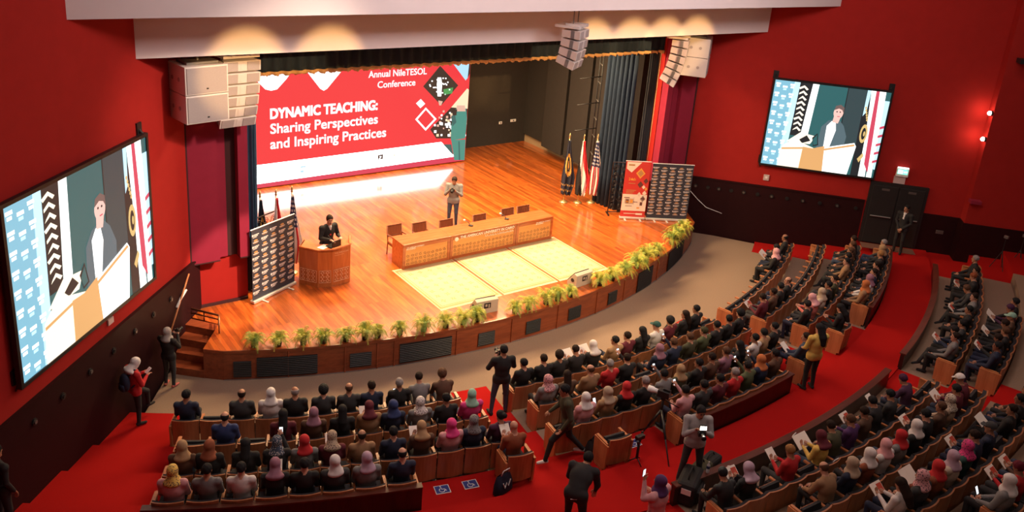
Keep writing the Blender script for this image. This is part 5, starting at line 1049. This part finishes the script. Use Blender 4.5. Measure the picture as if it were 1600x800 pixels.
p = lw(7.95, -.15, .42); o = stander('steward_body', stand(), p, (p[0]+1, p[1]+.6), 'black', 'black', 'black', 'short', 'black', 'person in black at the bottom left edge beside the dark wainscot', 1, h=.014, sc=1.02, coat=.15)
# ------------------------------------------------------------------ tripods, bags, floor signs
t_ = at(1026, 690, -.35); t = thing('camera_tripod', 'tall black tripod with a white-lensed camera in the centre aisle', 'tripod', t_)
hub = Vector((0, 0, .82))
for q in (at(1046, 736, -.2), at(992, 690, -.35), at(1012, 664, -.35)):
    e = Vector(q)-Vector(t_); m = MB(); m.tube([hub, e], [.022, .012], 8); m.tube([hub.lerp(e, .0), hub.lerp(e, .5)], .026, 8); m.obj('leg', BLACK, t, True)
m = MB(); m.tube([(0, 0, .70), (0, 0, 1.08)], .028, 8); m.ell((0, 0, 1.10), (.06, .06, .05)); m.obj('column', BLACK, t, True)
m = MB(); m.tube([(.0, .0, 1.09), (.30, -.22, .90)], .012, 6); m.obj('pan_handle', BLACK, t, True)
cb = MB(); cb.box((0, 0, 0), (.16, .26, .16)); cb.box((0, -.05, .10), (.05, .16, .05)); o = cb.obj('video_camera', BLACK, None, bevel=.012); l = MB(); l.lathe((0, 0, 0), [(.05, 0), (.055, .10), (.07, .14), (.07, .24), (.05, .24)], 16); l.v = [(x, .12+z, y) for x, y, z in l.v]; l.obj('lens', WHITE, o, True)
o.matrix_basis = Matrix.Translation((t_[0], t_[1], t_[2]+1.23)) @ Matrix.Rotation(R(25), 4, 'Z'); tag(o, 'video camera with pale lens on top of the tall tripod', 'camera')
t_ = at(994, 722, -.15); t = thing('mini_tripod', 'small black gimbal stand on the red floor left of the tall tripod', 'tripod', t_)
for k in range(3): m = MB(); m.tube([(0, 0, .12), (.17*math.cos(k*2.1+.4), .17*math.sin(k*2.1+.4), .01)], .013, 6); m.obj('leg', BLACK, t, True)
m = MB(); m.tube([(0, 0, .10), (0, 0, .45)], .028, 8); m.obj('handle', BLACK, t, True)
m = MB(); m.tube([(0, 0, .45), (.05, .03, .50), (.14, .08, .54), (.16, .09, .64)], .026, 8); m.tube([(0, 0, .46), (-.10, -.06, .53), (-.12, -.07, .60)], .024, 8); m.box((.02, .01, .60), (.20, .09, .08)); m.obj('gimbal_head', BLACK, t)
SIGNB = mat('sign_blue', (.025, .04, .20), .6, var=.1)
for (px, py, z, lab) in ((691, 765, -.345, 'blue wheelchair floor sign, left of the pair beside the single seat'), (735, 757, -.345, 'blue wheelchair floor sign, right of the pair beside the single seat'), (990, 693, -.345, 'blue wheelchair floor sign near the small gimbal stand')):
    p = at(px, py, z); th = math.atan2(p[0]-CX0, CY0-p[1]); t = thing('wheelchair_sign', lab, 'sign', p, th, 'wheelchair floor signs')
    m = MB(); m.box((0, 0, .004), (.30, .24, .006)); m.obj('plate', WHITE, t); m = MB(); m.box((0, 0, .008), (.27, .21, .004)); m.obj('blue_field', SIGNB, t)
    m = MB(); m.tube([(.055*math.cos(k*.4+2.2)-.01, .055*math.sin(k*.4+2.2)-.025, .011) for k in range(11)], .009, 4); m.tube([(-.02, .05, .011), (-.01, .0, .011), (.05, -.005, .011), (.075, -.06, .011)], .010, 4); m.ell((-.022, .078, .011), (.016, .016, .004), 8, 4); m.obj('pictogram', WHITE, t)
def tote(px, py, z, label, rz=0, s=1., col='navy', marks=True, flat=False):
    p = at(px, py, z+.15); o = MB(); P = []
    for j, (zz_, w, d) in enumerate(((0, .40, .14), (.03, .43, .17), (.20, .42, .15), (.36, .38, .07), (.40, .36, .03))):
        P.append([(w/2*s*math.copysign(abs(math.cos(a))**.5, math.cos(a)), d/2*s*math.copysign(abs(math.sin(a))**.6, math.sin(a)), zz_*s) for a in [2*math.pi*k/16 for k in range(17)]])
    o.grid(P); o.f.append(tuple(range(15, -1, -1))); o.m.append(0); n = len(o.v); ob = o.obj('tote_bag', cloth(col), None, True); ob.location = (p[0], p[1], z); ob.rotation_euler = (0, 0, rz)
    h = MB(); h.tube([(-.09*s, -.02*s, .39*s), (-.07*s, -.05*s, .50*s), (.07*s, -.06*s, .50*s), (.09*s, -.02*s, .39*s)], .012, 6); h.obj('handle', cloth('white' if marks else 'black'), ob, True)
    if marks: q = MB(); q.tube([(-.09*s, -.082*s, .26*s), (-.04*s, -.083*s, .14*s), (0, -.083*s, .24*s), (.05*s, -.083*s, .15*s), (.10*s, -.08*s, .27*s)], .011, 5); q.obj('printed_mark', WHITE, ob)
    tag(ob, label, 'bag', 'conference bags')
tote(786, 758, -.35, 'navy bag with white mark leaning at the single seat in the left block', .2, 1.1)
tote(1137, 748, -.2, 'navy bag with white mark by the black camera bags in the rear block', -.5)
tote(1233, 698, -.2, 'navy bag with white mark in rear front row, left of the blond person', .3)
tote(1280, 706, .0, 'navy bag with white mark in rear front row beside the plum headscarf', .2)
tote(1298, 738, .1, 'navy bag with white mark on a seat of the rear second row', .1)
tote(1288, 775, .1, 'dark navy bag with white mark, lowest in the rear second row', .4, 1.1)
tote(693, 660, -.65, 'dark handbag on a left block second row seat', 0, .8, 'black', False)
tote(925, 700, -.35, 'black bag on the floor beside the empty single seat of the centre block', .2, 1., 'black', False)
tote(803, 612, -.8, 'dark bag standing at the aisle end of the centre front row', .2, 1., 'charcoal', False)
tote(842, 645, -.65, 'dark blue bag standing at the aisle end of the centre second row', .2, 1., 'navy', False)
tote(1286, 530, -.35, 'black bag with pale straps on the aisle seat of the right block', .6, 1., 'black', True)
def kitbag(px, py, z, s, rz, label, col):
    p = at(px, py, z+.2); t = thing('camera_bag', label, 'bag', (p[0], p[1], z), rz); m = MB(); m.box((0, 0, .22*s), (.62*s, .34*s, .42*s)); m.obj('body', cloth(col), t, bevel=.07*s)
    m = MB(); m.box((0, -.17*s, .17*s), (.44*s, .10*s, .24*s)); m.obj('pocket', cloth('black'), t, bevel=.03*s); m = MB(); m.tube([(-.16*s, 0, .43*s), (-.1*s, 0, .52*s), (.1*s, 0, .52*s), (.16*s, 0, .43*s)], .016*s, 6); m.obj('handle', cloth('black'), t, True)
    m = MB(); m.box((-.31*s, -.02, .30*s), (.02, .16*s, .10*s)); m.box((.12*s, -.225*s, .2*s), (.07*s, .01, .05*s)); m.obj('badge', WHITE, t)
kitbag(1076, 762, -.2, 1.2, .5, 'large black camera bag with pale badge at the bottom, beside the pink coat', 'black')
kitbag(1092, 742, -.2, 1.0, .3, 'olive black camera bag just below the lamp operator', 'olive')
kitbag(1108, 726, -.2, .9, .2, 'black rucksack beside the water bottle at the rear partition', 'black')
p = pol(25.47, -4.35, .275); t = thing('water_bottle', 'clear plastic water bottle standing on the rear partition', 'bottle', p)
GL = mat('bottle_plastic', (.75, .78, .80), .15, var=0); m = MB(); m.lathe((0, 0, 0), [(.030, 0), (.034, .01), (.034, .08), (.031, .09), (.034, .10), (.034, .17), (.012, .22), (.012, .235)], 14); m.obj('bottle_body', GL, t, True)
m = MB(); m.lathe((0, 0, .235), [(.014, 0), (.014, .02), (.012, .022)], 12); m.obj('cap', WHITE, t, True); m = MB(); m.lathe((0, 0, .105), [(.0352, 0), (.0352, .06)], 14); m.obj('bottle_label', cloth('blue'), t, True)
for (s_, lab) in ((10.4, 'nearer thin dark camera stand by the right wall past the door'), (11.1, 'farther thin dark camera stand by the right wall past the door')):
    q = rw(s_-.9, -.15, 1.5 if s_ < 11 else 1.1); t = thing('light_stand', lab, 'stand', q, 0)
    for k in range(3): m = MB(); m.tube([(0, 0, .9), (.35*math.cos(k*2.1), .35*math.sin(k*2.1), .01)], .012, 6); m.obj('leg', BLACK, t)
    m = MB(); m.tube([(0, 0, .8), (0, 0, 1.35)], .014, 6); m.obj('column', BLACK, t); m = MB(); m.box((0, 0, 1.40), (.10, .14, .10)); m.obj('head', FIT, t, bevel=.01)
